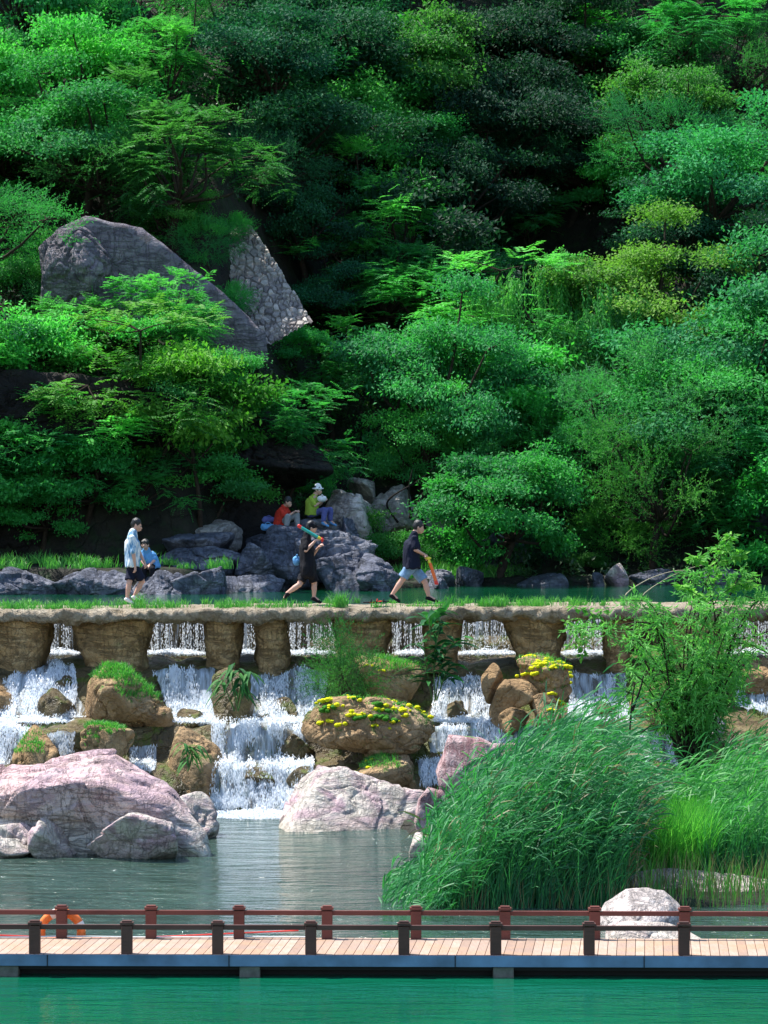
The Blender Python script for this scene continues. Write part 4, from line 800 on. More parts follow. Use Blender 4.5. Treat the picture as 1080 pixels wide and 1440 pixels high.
HAND = [
 # key, cx, cy, diam, colour, label, cat
 ('pin2', 190, 536, 320, (.06, .25, .02), 'wide bright green tree with yellow tinted tips spreading over the left cliff', 'tree'),
 ('br1', 70, 470, 230, BR, 'bright tree at the left edge right below the purple outcrop', 'tree'),
 ('pin1', 60, 590, 240, BR, 'fresh green tree hanging over the far left cliff', 'tree'),
 ('br2', 280, 590, 210, (.07, .25, .02), 'yellowish green tree drooping over the dark recess', 'tree'),
 ('pin3', 392, 588, 185, MD, 'mid green tree right over the resting people', 'tree'),
 ('br3', 285, 522, 160, BR, 'fresh tree directly below the purple outcrop', 'tree'),
 ('br1', 120, 640, 170, MD, 'dim leafy branches low over the left bank', 'tree'),
 ('pin3', 30, 640, 170, BL, 'bluish tree low at the left photo edge', 'tree'),
 ('br3', 590, 530, 240, BL, 'bluish green round tree in the middle of the slope', 'tree'),
 ('pin1', 470, 505, 160, MD, 'mid green tree at the foot of the cobble revetment', 'tree'),
 ('br2', 700, 560, 200, MD, 'broad shrub tree left below the willow', 'tree'),
 ('fine1', 975, 590, 240, (.055, .31, .10), 'feathery grey green shrub tree below the dark right slope', 'tree'),
 ('fine2', 850, 600, 210, (.05, .30, .09), 'feathery green shrub tree right under the willow', 'tree'),
 ('fine1', 1070, 600, 210, MD, 'feathery shrub tree at the right photo edge', 'tree'),
 ('br3', 605, 612, 165, BR, 'small tree with dark slanting trunks beside the pale rocks', 'tree'),
 ('br1', 700, 690, 200, MD, 'big round bush hanging over the dark far bank', 'bush'),
 ('bush1', 545, 772, 90, (.04, .22, .03), 'bright low bush behind the walker in denim shorts', 'bush'),
 ('bush1', 640, 765, 90, BR, 'low bush between pale slab and dark rock pile', 'bush'),
 ('fine2', 920, 670, 210, (.045, .24, .035), 'airy light green tree over the right bank', 'tree'),
 ('fine1', 770, 640, 150, MD, 'slim airy tree between the round bush and light green tree', 'tree'),
 ('bush2', 870, 740, 120, (.05, .24, .03), 'bright bush on the right bank near the pale pointed rock', 'bush'),
 ('bush1', 824, 788, 56, (.05, .24, .03), 'small round bush at the waterline left of the pale pointed rock', 'bush'),
 ('bush3', 1000, 720, 150, MD, 'bush overhanging the dark right rock face', 'bush'),
 ('bush2', 640, 790, 60, MD, 'small dim bush near the far waterline', 'bush'),
 ('bush1', 700, 775, 90, DK, 'dark bush in the shade above the far waterline', 'bush'),
 ('bush2', 760, 760, 90, DK, 'dark thin bush beside the shaded gully', 'bush'),
 ('willow', 822, 462, 230, (.09, .38, .07), 'weeping willow with hanging light green strands', 'willow tree'),
 ('br3', 895, 385, 250, (.12, .36, .03), 'yellow green round tree behind the weeping willow', 'tree'),
 ('pin1', 550, 310, 200, BR, 'bright layered tree in the dark upper middle', 'tree'),
 ('pin2', 560, 380, 190, MD, 'layered tree with flat fern like branches below the bright one', 'tree'),
 ('br2', 700, 400, 150, BL, 'bluish tree left of the weeping willow', 'tree'),
 ('pin3', 750, 300, 100, MD, 'small leafy tree standing alone against the darkest hollow', 'tree'),
 ('br1', 560, 70, 230, (.035, .17, .03), 'tree with golden tipped leaves at the top middle', 'tree'),
 ('br3', 540, 180, 150, MD, 'mid green tree under the golden tipped one', 'tree'),
 ('pin1', 250, 190, 240, (.035, .20, .035), 'large green tree on the upper left slope', 'tree'),
 ('fine2', 150, 215, 180, (.04, .22, .05), 'fresh tree right above the lilac knob', 'tree'),
 ('br1', 130, 90, 220, BR, 'bright green tree at the top left', 'tree'),
 ('pin2', 30, 180, 190, MD, 'green tree at the left edge, upper slope', 'tree'),
 ('br3', 230, 290, 100, (.04, .22, .03), 'small green shrub on top of the purple outcrop', 'bush'),
 ('br2', 25, 555, 150, MD, 'leafy tree filling the left edge at middle height', 'tree'),
 ('bush1', 405, 478, 95, MD, 'small bush at the lower end of the cobble revetment', 'bush'),
 ('bush2', 322, 322, 60, MD, 'tiny bush at the upper end of the cobble revetment', 'bush'),
 ('bush1', 45, 380, 110, BR, 'low bush left of the lilac knob', 'bush'),
 ('pin3', 222, 372, 120, BR, 'small bright tree sprouting before the middle of the purple outcrop', 'tree'),
 ('bush3', 118, 398, 140, BR, 'bush hanging before the lilac knob', 'bush'),
 ('fine1', 292, 335, 75, MD, 'thin shrub between outcrop and cobble revetment', 'bush'),
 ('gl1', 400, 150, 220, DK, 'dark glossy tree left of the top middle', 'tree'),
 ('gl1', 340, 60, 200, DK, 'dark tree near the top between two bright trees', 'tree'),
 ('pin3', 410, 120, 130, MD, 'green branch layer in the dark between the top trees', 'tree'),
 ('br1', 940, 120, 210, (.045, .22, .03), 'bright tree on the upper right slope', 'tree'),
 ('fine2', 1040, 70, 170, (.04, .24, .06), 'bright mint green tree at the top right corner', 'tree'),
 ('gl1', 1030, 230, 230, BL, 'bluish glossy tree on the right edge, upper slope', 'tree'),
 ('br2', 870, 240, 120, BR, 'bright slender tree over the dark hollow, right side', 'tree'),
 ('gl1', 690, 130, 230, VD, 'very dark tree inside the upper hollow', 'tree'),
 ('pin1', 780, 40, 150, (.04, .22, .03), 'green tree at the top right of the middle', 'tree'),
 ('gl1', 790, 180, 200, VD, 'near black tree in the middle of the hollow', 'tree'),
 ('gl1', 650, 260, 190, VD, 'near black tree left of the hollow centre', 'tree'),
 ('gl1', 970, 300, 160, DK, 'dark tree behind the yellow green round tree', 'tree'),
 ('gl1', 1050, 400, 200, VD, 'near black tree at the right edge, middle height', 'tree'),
 ('gl1', 430, 300, 170, DK, 'dark tree above the cobble revetment', 'tree'),
 ('gl1', 478, 400, 130, DK, 'dark tree at the right of the cobble revetment', 'tree'),
 ('br1', 60, 690, 140, MD, 'dim branch mass hanging lowest at the left edge', 'tree'),
 ('pin2', 200, 665, 150, MD, 'dim feathery branch layer hanging over the patterned shirt boy', 'tree'),
 ('br2', 290, 655, 130, BR, 'leafy branch end drooping over the stone steps', 'tree'),
 ('pin1', 960, 20, 190, MD, 'green tree at the very top right of the photo', 'tree'),
 ('br1', 860, 60, 170, MD, 'rounded tree at the top right between bright ones', 'tree'),
 ('pin2', 460, 20, 160, MD, 'green tree touching the top edge left of the golden tipped one', 'tree'),
 ('br2', 650, 470, 120, BL, 'dim bluish shrub below the layered tree', 'bush'),
]
for a in HAND:
    place_px(a[0], a[1], a[2], a[3], a[4], a[5], a[6], Yfix=91.8 if 'before the' in a[5] and ('knob' in a[5] or 'purple' in a[5]) else None, ymin=90.5 if a[2] < 560 else (84.5 if a[1] < 440 else 86.5))
for i, (px, cy, dm, k) in enumerate([(-60, 620, 230, 'br1'), (-150, 540, 250, 'pin2'), (-90, 430, 230, 'br3'), (-230, 640, 260, 'br1'), (-190, 380, 240, 'pin1'), (-60, 300, 220, 'fine2'), (1150, 700, 220, 'br1'), (1210, 600, 240, 'fine1')]):
    place_px(k, px, cy, dm, MD, 'green tree just outside the photo frame', 'tree', 'trees just outside the frame', ymin=84.5)
for key, cx, cy, dm, c_, lb, yf in [('bush3', 262, 438, 100, BR, 'bush before the lower middle of the purple outcrop', 91.9), ('bush1', 350, 492, 80, MD, 'little bush under the right tip of the purple outcrop', 92.4), ('bush1', 428, 462, 85, MD, 'round little bush at the lower right corner of the cobble revetment', 93.9), ('bush2', 318, 345, 70, MD, 'thin little bush at the left edge of the cobble revetment', 95.5), ('bush3', 62, 350, 80, BR, 'small bush touching the left end of the lilac knob', 92.)]:
    place_px(key, cx, cy, dm, c_, lb, 'bush', Yfix=yf)
# hillside filler trees that cannot be told apart
keys = ['gl1', 'br1', 'br3', 'pin1', 'pin2', 'fine2', 'gl1', 'br2']
for i in range(130):
    px = rt.uniform(-260, 1340); Y = rt.uniform(95, 150) if i < 110 else rt.uniform(150, 185); x = X(px, Y); z = float(T(x, Y)); d = rt.uniform(3.2, 5.6)*(1 if Y < 125 else 1.6); k = rt.choice(keys)
    py = HY-(z+2.5-CZ)/Y*F
    if -20 < px < 520 and 210 < py < 620 and Y < 116: continue
    if 180 < px < 480 and 480 <= py < 640 and Y < 112: continue
    if px < 0 and Y < 96: continue
    if 720 < px < 1040 and 270 < py < 580 and Y < 118: continue
    if 420 < px < 720 and Y < 99: continue
    dark = 560 < px < 860 and py < 420; col = rt.choice([VD, VD, DK] if dark else [DK, MD, DK, MD, BL, BR]); s = d/(2*TREES[k]['R'])  # trees in the ravine get the shade-dark leaf colours
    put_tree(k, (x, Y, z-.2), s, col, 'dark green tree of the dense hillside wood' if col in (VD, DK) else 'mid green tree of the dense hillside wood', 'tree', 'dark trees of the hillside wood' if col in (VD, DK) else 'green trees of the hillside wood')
# undergrowth leaves over the slope
g = np.random.default_rng(77); n = 130000; px = g.uniform(-150, 1230, n); Y = 84+g.uniform(0, 1, n)**1.1*44; x = (px-540)/F*Y; z = T(x, Y); pyy = HY-(z-CZ)/Y*F
cl = fbm(np.stack([x*.9, Y*.9, 0*x], 1), 3, 12); ok = (z > 3.75) & (cl > -.12) & ~((px > 440) & (px < 660) & (Y < 97)) & ~((px > 60) & (px < 450) & (pyy > 290) & (pyy < 520)) & ~((px < 440) & (Y < 90))
x, Y, z, cl = x[ok], Y[ok], z[ok], cl[ok]; n = len(x); pos = np.stack([x, Y, z+g.uniform(0, 1, n)**2*(.35+.9*np.clip(cl, 0, 1))], 1); L = g.uniform(.09, .2, n)
V, Q, Tn = leaf_arrays(pos, g.normal(size=(n, 3))+np.array([0, -.3, .2]), g.normal(size=(n, 3))*.5+np.array([0, -.2, 1]), L, L*.5, np.clip(g.normal(.35, .2, n)+cl*.3, 0, 1)); o = link('undergrowth', nmesh('undergrowth', V, Q, M['under'], False, Tn)); tag(o, kind='stuff')

def heads(n, g, dx=0., spread=1.): 
    h = g.normal(size=(n, 3))*spread; h[:, 2] = 0; h[:, 0] += dx; return unit(h)
# grass on the walkway
def grass_on(name, spots, g, hh=(.06, .2), kind='stuff', w=.012, bend=(.3, 1.3), label=None, cat=None):
    base = []; H = []
    for (cx, cy, cz_, r, n, hm) in spots:
        a = g.normal(0, r*.5, (n, 2)); base.append(np.stack([cx+a[:, 0], cy+a[:, 1]*.6, np.full(n, cz_)], 1)); H.append(g.uniform(*hh, n)*hm)
    b = np.concatenate(base); H = np.concatenate(H); V, Q, Tn = blades(b, heads(len(b), g), H, g.uniform(*bend, len(b)), w, 4, g)
    o = link(name, nmesh(name, V, Q, M['grass'], False, Tn)); tag(o, label, cat, None, kind); return o
g = np.random.default_rng(90); sp = []
zs_ = lambda x: 3.735+x*.006
for i in range(125):
    px = g.uniform(-60, 1140); fr = g.uniform() < .55; Y = g.uniform(69.98, 70.5) if fr else g.uniform(71.9, 72.5)
    if 250 < px < 290 and fr: continue
    x = X(px, Y); sp.append((x, Y, zs_(x), g.uniform(.05, .22), int(g.uniform(18, 60)), g.uniform(.5, 1.15)))
for px in (20, 70, 120, 215, 240, 320, 345, 400, 700, 760, 815, 690, 740): x = X(px, 70.3); sp.append((x, 70.3, zs_(x), .35, 130, 1.2))
grass_on('grass', sp, g)
x = X(478, 70.2); grass_on('grass_tuft', [(x, 70.2, zs_(x), .17, 190, 2.1)], g, kind=None, label='tallest bright grass tuft on the walkway edge between the two right walkers', cat='grass tuft')
x = X(196, 70.6); grass_on('grass_tuft', [(x, 70.6, zs_(x), .12, 90, 2.0)], g, kind=None, label='grass tuft rising beside the shoes of the boy in patterned shirt', cat='grass tuft')
x = X(700, 70.2); grass_on('grass_tuft', [(x, 70.2, zs_(x), .25, 170, 1.5)], g, kind=None, label='spreading grass tuft on the walkway right of the big green leaf', cat='grass tuft')
sp = []
for i in range(42):
    px = g.uniform(-80, 200)if i < 34 else g.uniform(200, 330); Y = g.uniform(84.5, 86.3); x = X(px, Y); sp.append((x, Y, max(float(T(x, Y)), 4.1)+.05, .22, 55, g.uniform(.5, 1.2)))
grass_on('bank_grass', sp, g, (.12, .36), w=.018)
# path side ground green near little trunks
sp = []
for i in range(90):
    px = g.uniform(500, 720); Y = g.uniform(89.5, 94); x = X(px, Y); z = float(T(x, Y)); 
    if z > 3.65: sp.append((x, Y, z, .35, 60, g.uniform(.7, 1.6)))
grass_on('bank_grass', sp, g, (.15, .35), w=.02)
# tufts and moss growing on boulders (parts of the boulder)
def on_rock(name, rk, mat, g, boxpx, n=900, hh=.10, w=.012, cushions=0, r=(.05, .10)):
    o, c, half = rk if isinstance(rk, tuple) else [q for q in ROCKS if q[0] is rk][0]
    if cushions:
        P_, N_ = surf_pts(o, c, half, cushions, g, .3, boxpx); L = []; d, Tt = ico(3)
        for p_ in P_:
            for _ in range(7):
                rr = g.uniform(*r)*.5; V = d*np.array([rr, rr, rr*.7])*(1+.35*fbm(d*3+g.uniform(0, 50), 3, 1))[:, None]; o_ = g.normal(0, r[1]*.55, 3)*np.array([1.3, 1, 0]); o_[2] = -abs(o_[0])*.25; L.append((V+p_+o_, Tt))
        V, Q = cat_mesh(L); q = link(name, nmesh(name, V, Q, mat, True), o); q['kind'] = 'stuff'; q.matrix_parent_inverse = Matrix.LocRotScale(c, o.rotation_euler, None).inverted()
    else:
        P_, N_ = surf_pts(o, c, half, n, g, .2, boxpx); P_ = P_+g.normal(0, .02, P_.shape)*np.array([1, 1, .2]); V, Q, Tn = blades(P_, unit(N_*np.array([1, 1, 0])+g.normal(0, .6, (n, 3))*np.array([1, 1, 0])), g.uniform(.5, 1.2, n)*hh, g.uniform(.4, 1.8, n), w, 3, g)
        q = link(name, nmesh(name, V, Q, mat, False, Tn), o); q.matrix_parent_inverse = Matrix.LocRotScale(c, o.rotation_euler, None).inverted()
for nm in ROCKS: pass
def rk_by(s): return [q for q in ROCKS if q[0].get('label', '').startswith(s)][0]
on_rock('moss', mossy, M['moss_y'], g, (455, 605, 975, 1022), cushions=48, r=(.055, .12)); on_rock('moss', mossy, M['moss_g'], g, (450, 610, 975, 1030), cushions=16, r=(.07, .15))
on_rock('grass_tuft', mossy, M['grass'], g, (440, 612, 975, 1010), 450, .09)
on_rock('moss', rk_y, M['moss_y'], g, (725, 806, 920, 960), cushions=24, r=(.06, .12)); on_rock('moss', rk_y2, M['moss_y'], g, (748, 792, 970, 1000), cushions=8, r=(.06, .1))
on_rock('grass_tuft', rk_y, M['grass'], g, (725, 806, 920, 990), 500, .12); on_rock('grass_tuft', grb, M['grass'], g, (130, 185, 930, 955), 1500, .15); on_rock('grass_tuft', grb, M['grass'], g, (160, 232, 950, 982), 1700, .13)
on_rock('grass_tuft', rk_by('small tan rock with green moss'), M['grass'], g, (120, 175, 1015, 1050), 1500, .11); on_rock('grass_tuft', rk_by('small tan rock with dark'), M['grass'], g, (500, 560, 1060, 1080), 700, .13); on_rock('moss', rk_by('small tan rock with dark'), M['moss_y'], g, (500, 550, 1062, 1090), cushions=4, r=(.05, .09))
on_rock('grass_tuft', rk_by('tan rock behind'), M['grass'], g, (500, 600, 920, 945), 900, .15); on_rock('moss', rk_by('tan rock behind'), M['moss_y'], g, (505, 560, 925, 960), cushions=4, r=(.04, .07)); on_rock('grass_tuft', rk_by('small brown pocked'), M['grass'], g, (20, 60, 1022, 1060), 500, .1)

# ---------------------------------------------------------------- reeds
def reeds(name, n, xr, yr, hfun, g, lean, label_kind='stuff', leaves=9, mat='reed', Ll=(.28, .50), w=.024):
    y = g.uniform(*yr, n); x = g.uniform(0, 1, n); px = xr[0]+(xr[1]-xr[0])*x; x = (px-540)/F*y; H = hfun(px, y)*g.uniform(.6, 1.12, n)*np.where(g.uniform(0, 1, n) < .06, 1.15, 1); k = H > .25; x, y, H, px = x[k], y[k], H[k], px[k]; n = len(x)
    base = np.stack([x, y, np.minimum(.1, np.maximum(-.2, T(x, y)))], 1); bend = g.uniform(.25, 1.1, n)*lean; hd = heads(n, g, 1.5, .75); tn = g.uniform(0, .8, n)
    A = [blades(base, hd, H, bend, .012, 6, g, tn)]
    K = leaves; s = np.linspace(.22, 1., K)[None]+g.uniform(-.04, .04, (n, K)); s = np.clip(s, .1, 1)
    # position along the bent stem
    ts = np.linspace(0, 1, 21); ang = bend[:, None]*ts[None]**1.2; cx = np.cumsum(np.sin(ang), 1)/21; cz_ = np.cumsum(np.cos(ang), 1)/21
    ii = np.clip((s*20).astype(int), 0, 20); lx = np.take_along_axis(cx, ii, 1)*H[:, None]; lz = np.take_along_axis(cz_, ii, 1)*H[:, None]; an = bend[:, None]*s**1.2
    Pz = base[:, None]+hd[:, None]*lx[..., None]; Pz[..., 2] += lz; m = n*K; Pz = Pz.reshape(-1, 3)
    side = g.normal(0, .75, (m, 3)); d = np.repeat(hd, K, 0)*np.sin(an.ravel()+.45)[:, None]+np.array([0, 0, 1])*np.cos(an.ravel()+.45)[:, None]+side*np.array([.35, .8, .45]); d = unit(d)
    L = g.uniform(*Ll, m); W_ = np.full(m, w)*g.uniform(.7, 1.2, m); sd = unit(np.cross(d, g.normal(size=(m, 3))*.7+np.array([0, -1, .8]))); nn = np.cross(sd, d)
    c = [Pz, Pz+d*(L*.35)[:, None], Pz+d*(L*.7)[:, None]-np.array([0, 0, .05])*L[:, None], Pz+d*L[:, None]-np.array([0, 0, .22])*L[:, None]]; ws = [.35, 1., .7, .03]
    V = np.concatenate([np.stack([q-sd*(W_*f/2)[:, None], q+sd*(W_*f/2)[:, None]], 1) for q, f in zip(c, ws)], 1); Q = np.arange(m)[:, None, None]*8+np.array([[0, 1, 3, 2], [2, 3, 5, 4], [4, 5, 7, 6]])[None]
    A.append((V.reshape(-1, 3), Q.reshape(-1, 4), np.repeat(np.clip(np.repeat(tn, K)+g.uniform(-.1, .4, m), 0, 1), 8)))
    V, Q, Tn = catT(A); o = link(name, nmesh(name, V, Q, M[mat], False, Tn)); tag(o, kind='stuff'); return o
g = np.random.default_rng(31)
hL = lambda px, y: (np.interp(px, [545, 575, 620, 680, 740, 800, 880], [.3, .7, 1.4, 2.0, 2.4, 2.6, 1.7])+.0*(y-52))
reeds('dry_reeds', 130, (600, 900), (51.6, 56), lambda px, y: hL(px, y)*.95, g, .8, leaves=7, mat='reed_dry')
reeds('reed_bed', 1750, (590, 872), (51.8, 57.5), hL, g, .95, leaves=12)
hR = lambda px, y: np.interp(px, [840, 900, 960, 1030, 1150], [1.6, 1.25, 1.55, 1.9, 2.1])
reeds('reed_bed', 900, (880, 1180), (55.5, 60), hR, g, .8, leaves=9, mat='reed_light')
reeds('thin_reeds', 190, (535, 650), (50.8, 55.5), lambda px, y: np.interp(px, [535, 640], [.4, 1.2]), g, .9, leaves=6, Ll=(.2, .4), w=.022)
reeds('reed_bed', 700, (600, 880), (51.4, 52.8), lambda px, y: np.interp(px, [600, 700, 880], [.7, 1.3, 1.5]), g, .8, leaves=8)
reeds('reed_bed', 450, (985, 1180), (53.5, 55.5), lambda px, y: np.interp(px, [985, 1180], [1.1, 1.8]), g, .6, leaves=9, mat='reed_light')
def meadow(name, n, pr, yr, hh, mat, w=.014, bend=(.1, .7), dx=.4, zz=.1):
    px = g.uniform(*pr, n); y = g.uniform(*yr, n); x = (px-540)/F*y; V, Q, Tn = blades(np.stack([x, y, np.minimum(zz, T(x, y))], 1), heads(n, g, dx), g.uniform(*hh, n), g.uniform(*bend, n), w, 4, g)
    o = link(name, nmesh(name, V, Q, M[mat], False, Tn)); tag(o, kind='stuff')
meadow('tall_grass', 12000, (880, 995), (53.5, 56.5), (.5, 1.35), 'tall_grass', .018, (.1, 1.1)); meadow('tall_grass', 5200, (985, 1160), (53.4, 56), (.5, 1.3), 'reed')
meadow('dry_reeds', 800, (850, 1160), (50.6, 53.6), (.2, .75), 'reed_dry', .012); meadow('bank_reeds', 2600, (620, 880), (51.3, 53.2), (.4, 1.2), 'reed', .016, (.1, .9)); meadow('bank_reeds', 500, (900, 1160), (50.6, 52.8), (.25, .7), 'grass', .014); meadow('dry_reeds', 700, (600, 880), (51.2, 52.6), (.2, .9), 'reed_dry', .010)

# ---------------------------------------------------------------- leafy plants of the cascade
def big_leaf_plant(name, label, Y, stems, leaves, g, Ln=(.35, .5), Wn=.10, col=None, z_hang=0, seg=6):
    """stems: list of pixel polylines; leaves: n per stem"""
    r0 = P(*stems[0][0], Y); root = empty(name, r0, label, 'plant'); col = col or (.02, .12, .03)
    tubes('stem', [(curve_pts([P(a, b, Y+k*.04) for a, b in st], 10), np.linspace(.016, .007, 10), 5) for k, st in enumerate(stems)], M['stemgreen'], root)
    A = []
    for k, st in enumerate(stems):
        pts = curve_pts([P(a, b, Y+k*.04) for a, b in st], 40)
        for i in range(leaves):
            p = pts[int(np.clip((.25+.75*(i+1)/leaves)*39, 0, 39))]; a = g.uniform(0, 6.28) if not z_hang else g.uniform(-3.14, 0); L = g.uniform(*Ln)
            d = unit(np.array([math.cos(a), math.sin(a)*.7-.2, g.uniform(.1, .9) if not z_hang else g.uniform(-.2, .5)])); t = np.linspace(0, 1, seg+1)[:, None]
            c = p+d*L*t-np.array([0, 0, 1])*L*(.45+.5*z_hang)*t**2; sd = unit(np.cross(d, [0, 0, 1.])+g.normal(0, .25, 3)); wf = (np.sin(np.pi*np.clip(t, 0, 1)**.8)*Wn/2*g.uniform(.7, 1.1)+.002)
            V = np.stack([c-sd*wf+np.array([0, 0, .15])*wf, c, c+sd*wf+np.array([0, 0, .15])*wf], 1).reshape(-1, 3); Q = np.array([[3*j+m, 3*j+m+1, 3*j+m+4, 3*j+m+3] for j in range(seg) for m in (0, 1)]); A.append((V, Q, np.full(len(V), g.uniform(0, 1))))
    V, Q, Tn = catT(A); me = nmesh('leaves', V, Q, M['leaf_gloss'], False, Tn); o = link('leaves', me, root); o.color = (*col, 1); return root
M['palebark'] = m_plain('pale_bark', (.40, .34, .24), .8); M['stemgreen'] = m_plain('green_stem', (.06, .14, .03), .6)
g = np.random.default_rng(44)
big_leaf_plant('leafy_plant', 'tall dark plant with long leaves in front of the walkway, centre', 68.6, [[(612, 985), (610, 930), (618, 880), (612, 858)], [(612, 985), (622, 930), (640, 900)], [(608, 985), (600, 940), (596, 905)], [(614, 985), (626, 950), (636, 925)], [(610, 960), (612, 900), (600, 870)]], 20, g, (.35, .7), .12, (.015, .12, .03))
big_leaf_plant('broad_leaf', 'single broad bright green leaf sticking up over the walkway edge', 68.4, [[(606, 900), (604, 870), (608, 852)]], 2, g, (.25, .35), .09, (.05, .30, .03))
def blade_leaf(st, Y, w, root):
    c = curve_pts([P(a, b, Y) for a, b in st], 14); t = np.linspace(0, 1, 14)[:, None]; d = unit(np.gradient(c, axis=0)); sd = unit(np.cross(d, [0, -1., .3])); wf = np.sin(np.pi*np.clip(t*.94+.06, 0, 1)**.8)*w/2; nn = np.array([0, -.6, .3])
    V = np.stack([c-sd*wf-nn*wf*.5, c, c+sd*wf-nn*wf*.5], 1).reshape(-1, 3); Q = np.array([[3*j+m, 3*j+m+1, 3*j+m+4, 3*j+m+3] for j in range(13) for m in (0, 1)]); o = link('leaf', nmesh('leaf', V, Q, M['leaf'], True, np.full(len(V), .7)), root); o.color = (.05, .42, .04, 1)
bl_ = [o for o in COL.objects if o.name.startswith('broad_leaf')][0]; bl_['label'] = 'upright bright green broad leaf shoot against the walkway edge'
blade_leaf([(603, 878), (606, 866), (622, 858), (639, 836)], 68.5, .17, bl_); blade_leaf([(606, 880), (604, 868), (598, 862), (592, 862)], 68.5, .10, bl_)
big_leaf_plant('hanging_plant', 'drooping long leaf plant on the dark wet rock left of centre', 68.1, [[(335, 1000), (325, 950), (330, 935)], [(335, 1000), (345, 955), (350, 945)], [(330, 1000), (318, 970), (312, 955)], [(333, 990), (338, 965), (336, 940)]], 11, g, (.3, .5), .085, (.03, .16, .03), .6)
big_leaf_plant('hanging_plant', 'small drooping tuft on the round rock right of the pink boulder', 66.0, [[(266, 1080), (262, 1055), (258, 1045)], [(266, 1080), (272, 1055), (278, 1048)], [(264, 1085), (270, 1065), (266, 1050)]], 12, g, (.2, .42), .05, (.04, .19, .03), .8)
big_leaf_plant('leafy_plant', 'dark broad leaf plant at the right of the willow bush', 66.5, [[(1010, 1010), (1000, 960), (990, 930)], [(1012, 1010), (1022, 960), (1030, 930)], [(1010, 1010), (1012, 960), (1008, 925)], [(1005, 1010), (985, 970), (975, 950)], [(1015, 1010), (1040, 975), (1046, 960)]], 11, g, (.35, .55), .10, (.02, .13, .04))
big_leaf_plant('leafy_plant', 'leafy clump between white fall and ochre ledge behind the reeds', 65.5, [[(868, 1020), (872, 985), (880, 965)], [(866, 1020), (858, 990), (850, 980)]], 9, g, (.3, .45), .07, (.03, .17, .05))

# feathery bush at centre-left of the mossy boulder
make_tree('cas', 71, 1.7, .62, 'fine', lobes=12, tips=8, stems=3, trunk=.25, cz=.5, vs=.46, leafL=.06, per=7)
put_tree('cas', (X(482, 68.4), 68.6, Zp(1000, 68.6)), .72, (.03, .17, .03), 'slender feathery bush beside the mossy centre boulder', 'bush')
put_tree('cas', (X(505, 68.8), 69., Zp(1000, 69)), .42, (.03, .17, .03), 'smaller feathery bush tucked behind the mossy centre boulder', 'bush')
put_tree('cas', (X(440, 60), 56., 0), .01, (.03, .17, .03), '', 'bush') if 0 else None
# willow bush on the right
def willow_bush():
    g = np.random.default_rng(17); Y0 = 60.5; root = empty('willow_bush', P(975, 1085, Y0), 'large light green willow bush with narrow leaves, before the walkway at right', 'bush'); wood = []; A = []
    ends = []
    for i in range(54):
        ex = g.uniform(872, 1075); ey = g.uniform(835, 1075); ex = 975+(ex-975)*(1. if ey < 1000 else .7)
        if ey < 880: ex = 975+(ex-975)*.75
        bpt = P(970+g.uniform(-14, 14), 1095, Y0+g.uniform(-.2, .2)); e = P(ex, ey, Y0+g.uniform(-.9, .9)); m = (bpt*.45+e*.55)+Vector((g.normal(0, .08), g.normal(0, .1), .35 if ey < 980 else .9)); ends.append((bpt, m, e)); wood.append((curve_pts([bpt, m, e], 10), np.linspace(.022, .006, 10), 5))
    extra = [[(975, 1000), (968, 900), (1000, 800), (1012, 762)], [(1010, 980), (1030, 900), (1060, 850), (1085, 840)], [(985, 1000), (940, 900), (915, 850), (880, 845)], [(1000, 960), (1005, 860), (985, 810), (965, 815)], [(950, 950), (920, 880), (860, 880), (800, 885)], [(990, 900), (1030, 830), (1040, 800)]]
    for q in extra:
        cp = curve_pts([P(a, b, Y0+g.uniform(-.3, .3)) for a, b in q], 14); wood.append((cp, np.linspace(.022, .005, 14), 5)); ends.append((cp[4], cp[9], cp[13]))
    pos, dr = [], []
    for (b, m, e) in ends:
        cp = curve_pts([b, m, e], 30)
        for j in range(10, 30):
            for _ in range(int(1+(g.uniform() < .55))):
                tl = g.uniform(.15, .45); a = g.normal(size=3)*np.array([1, 1, .5]); a = unit(a+np.array([.25, -.1, .0])); s = np.linspace(.1, 1, 11)[:, None]; q = cp[j]+a*tl*s-np.array([0, 0, .35])*tl*s**2
                pos.append(q); dr.append(a[None]+g.normal(0, .5, (11, 3))-np.array([0, 0, .45])*s)
    pos = np.concatenate(pos); dr = np.concatenate(dr); n = len(pos); L = g.uniform(.07, .15, n); cl = fbm(pos*2.2, 2, 3)*.5
    V, Q, Tn = leaf_arrays(pos, dr, g.normal(size=(n, 3))*.8+np.array([0, -.4, .8]), L, L*.20, np.clip(.45+cl+g.uniform(-.25, .35, n), 0, 1))
    tubes('branches', wood, M['bark'], root); o = link('leaves', nmesh('leaves', V, Q, M['leaf'], False, Tn), root); o.color = (.12, .40, .08, 1)
willow_bush()
def sprig(name, label, poly, Y, nl, L, Wr, col, g, seedd=0, hang=.25, parentmat='stemgreen'):
    root = empty(name, P(*poly[0][0], Y), label, 'sprig'); A = []; wood = []
    for st in poly:
        cp = curve_pts([P(a, b, Y+g.uniform(-.05, .05)) for a, b in st], 30); wood.append((cp, np.linspace(.012, .004, 30), 5)); idx = g.integers(8, 30, nl); pos = cp[idx]; d = g.normal(size=(nl, 3))*np.array([1, .6, .4])+np.array([0, 0, -hang]); A.append(leaf_arrays(pos+unit(d)*.03, d, g.normal(size=(nl, 3))*.5+np.array([0, -.7, .8]), g.uniform(.7, 1.2, nl)*L, g.uniform(.7, 1.2, nl)*L*Wr, g.uniform(.2, 1, nl)))
    tubes('stem', wood, M[parentmat], root); V, Q, Tn = catT(A); o = link('leaves', nmesh('leaves', V, Q, M['leaf'], False, Tn), root); o.color = (*col, 1)
g = np.random.default_rng(8)
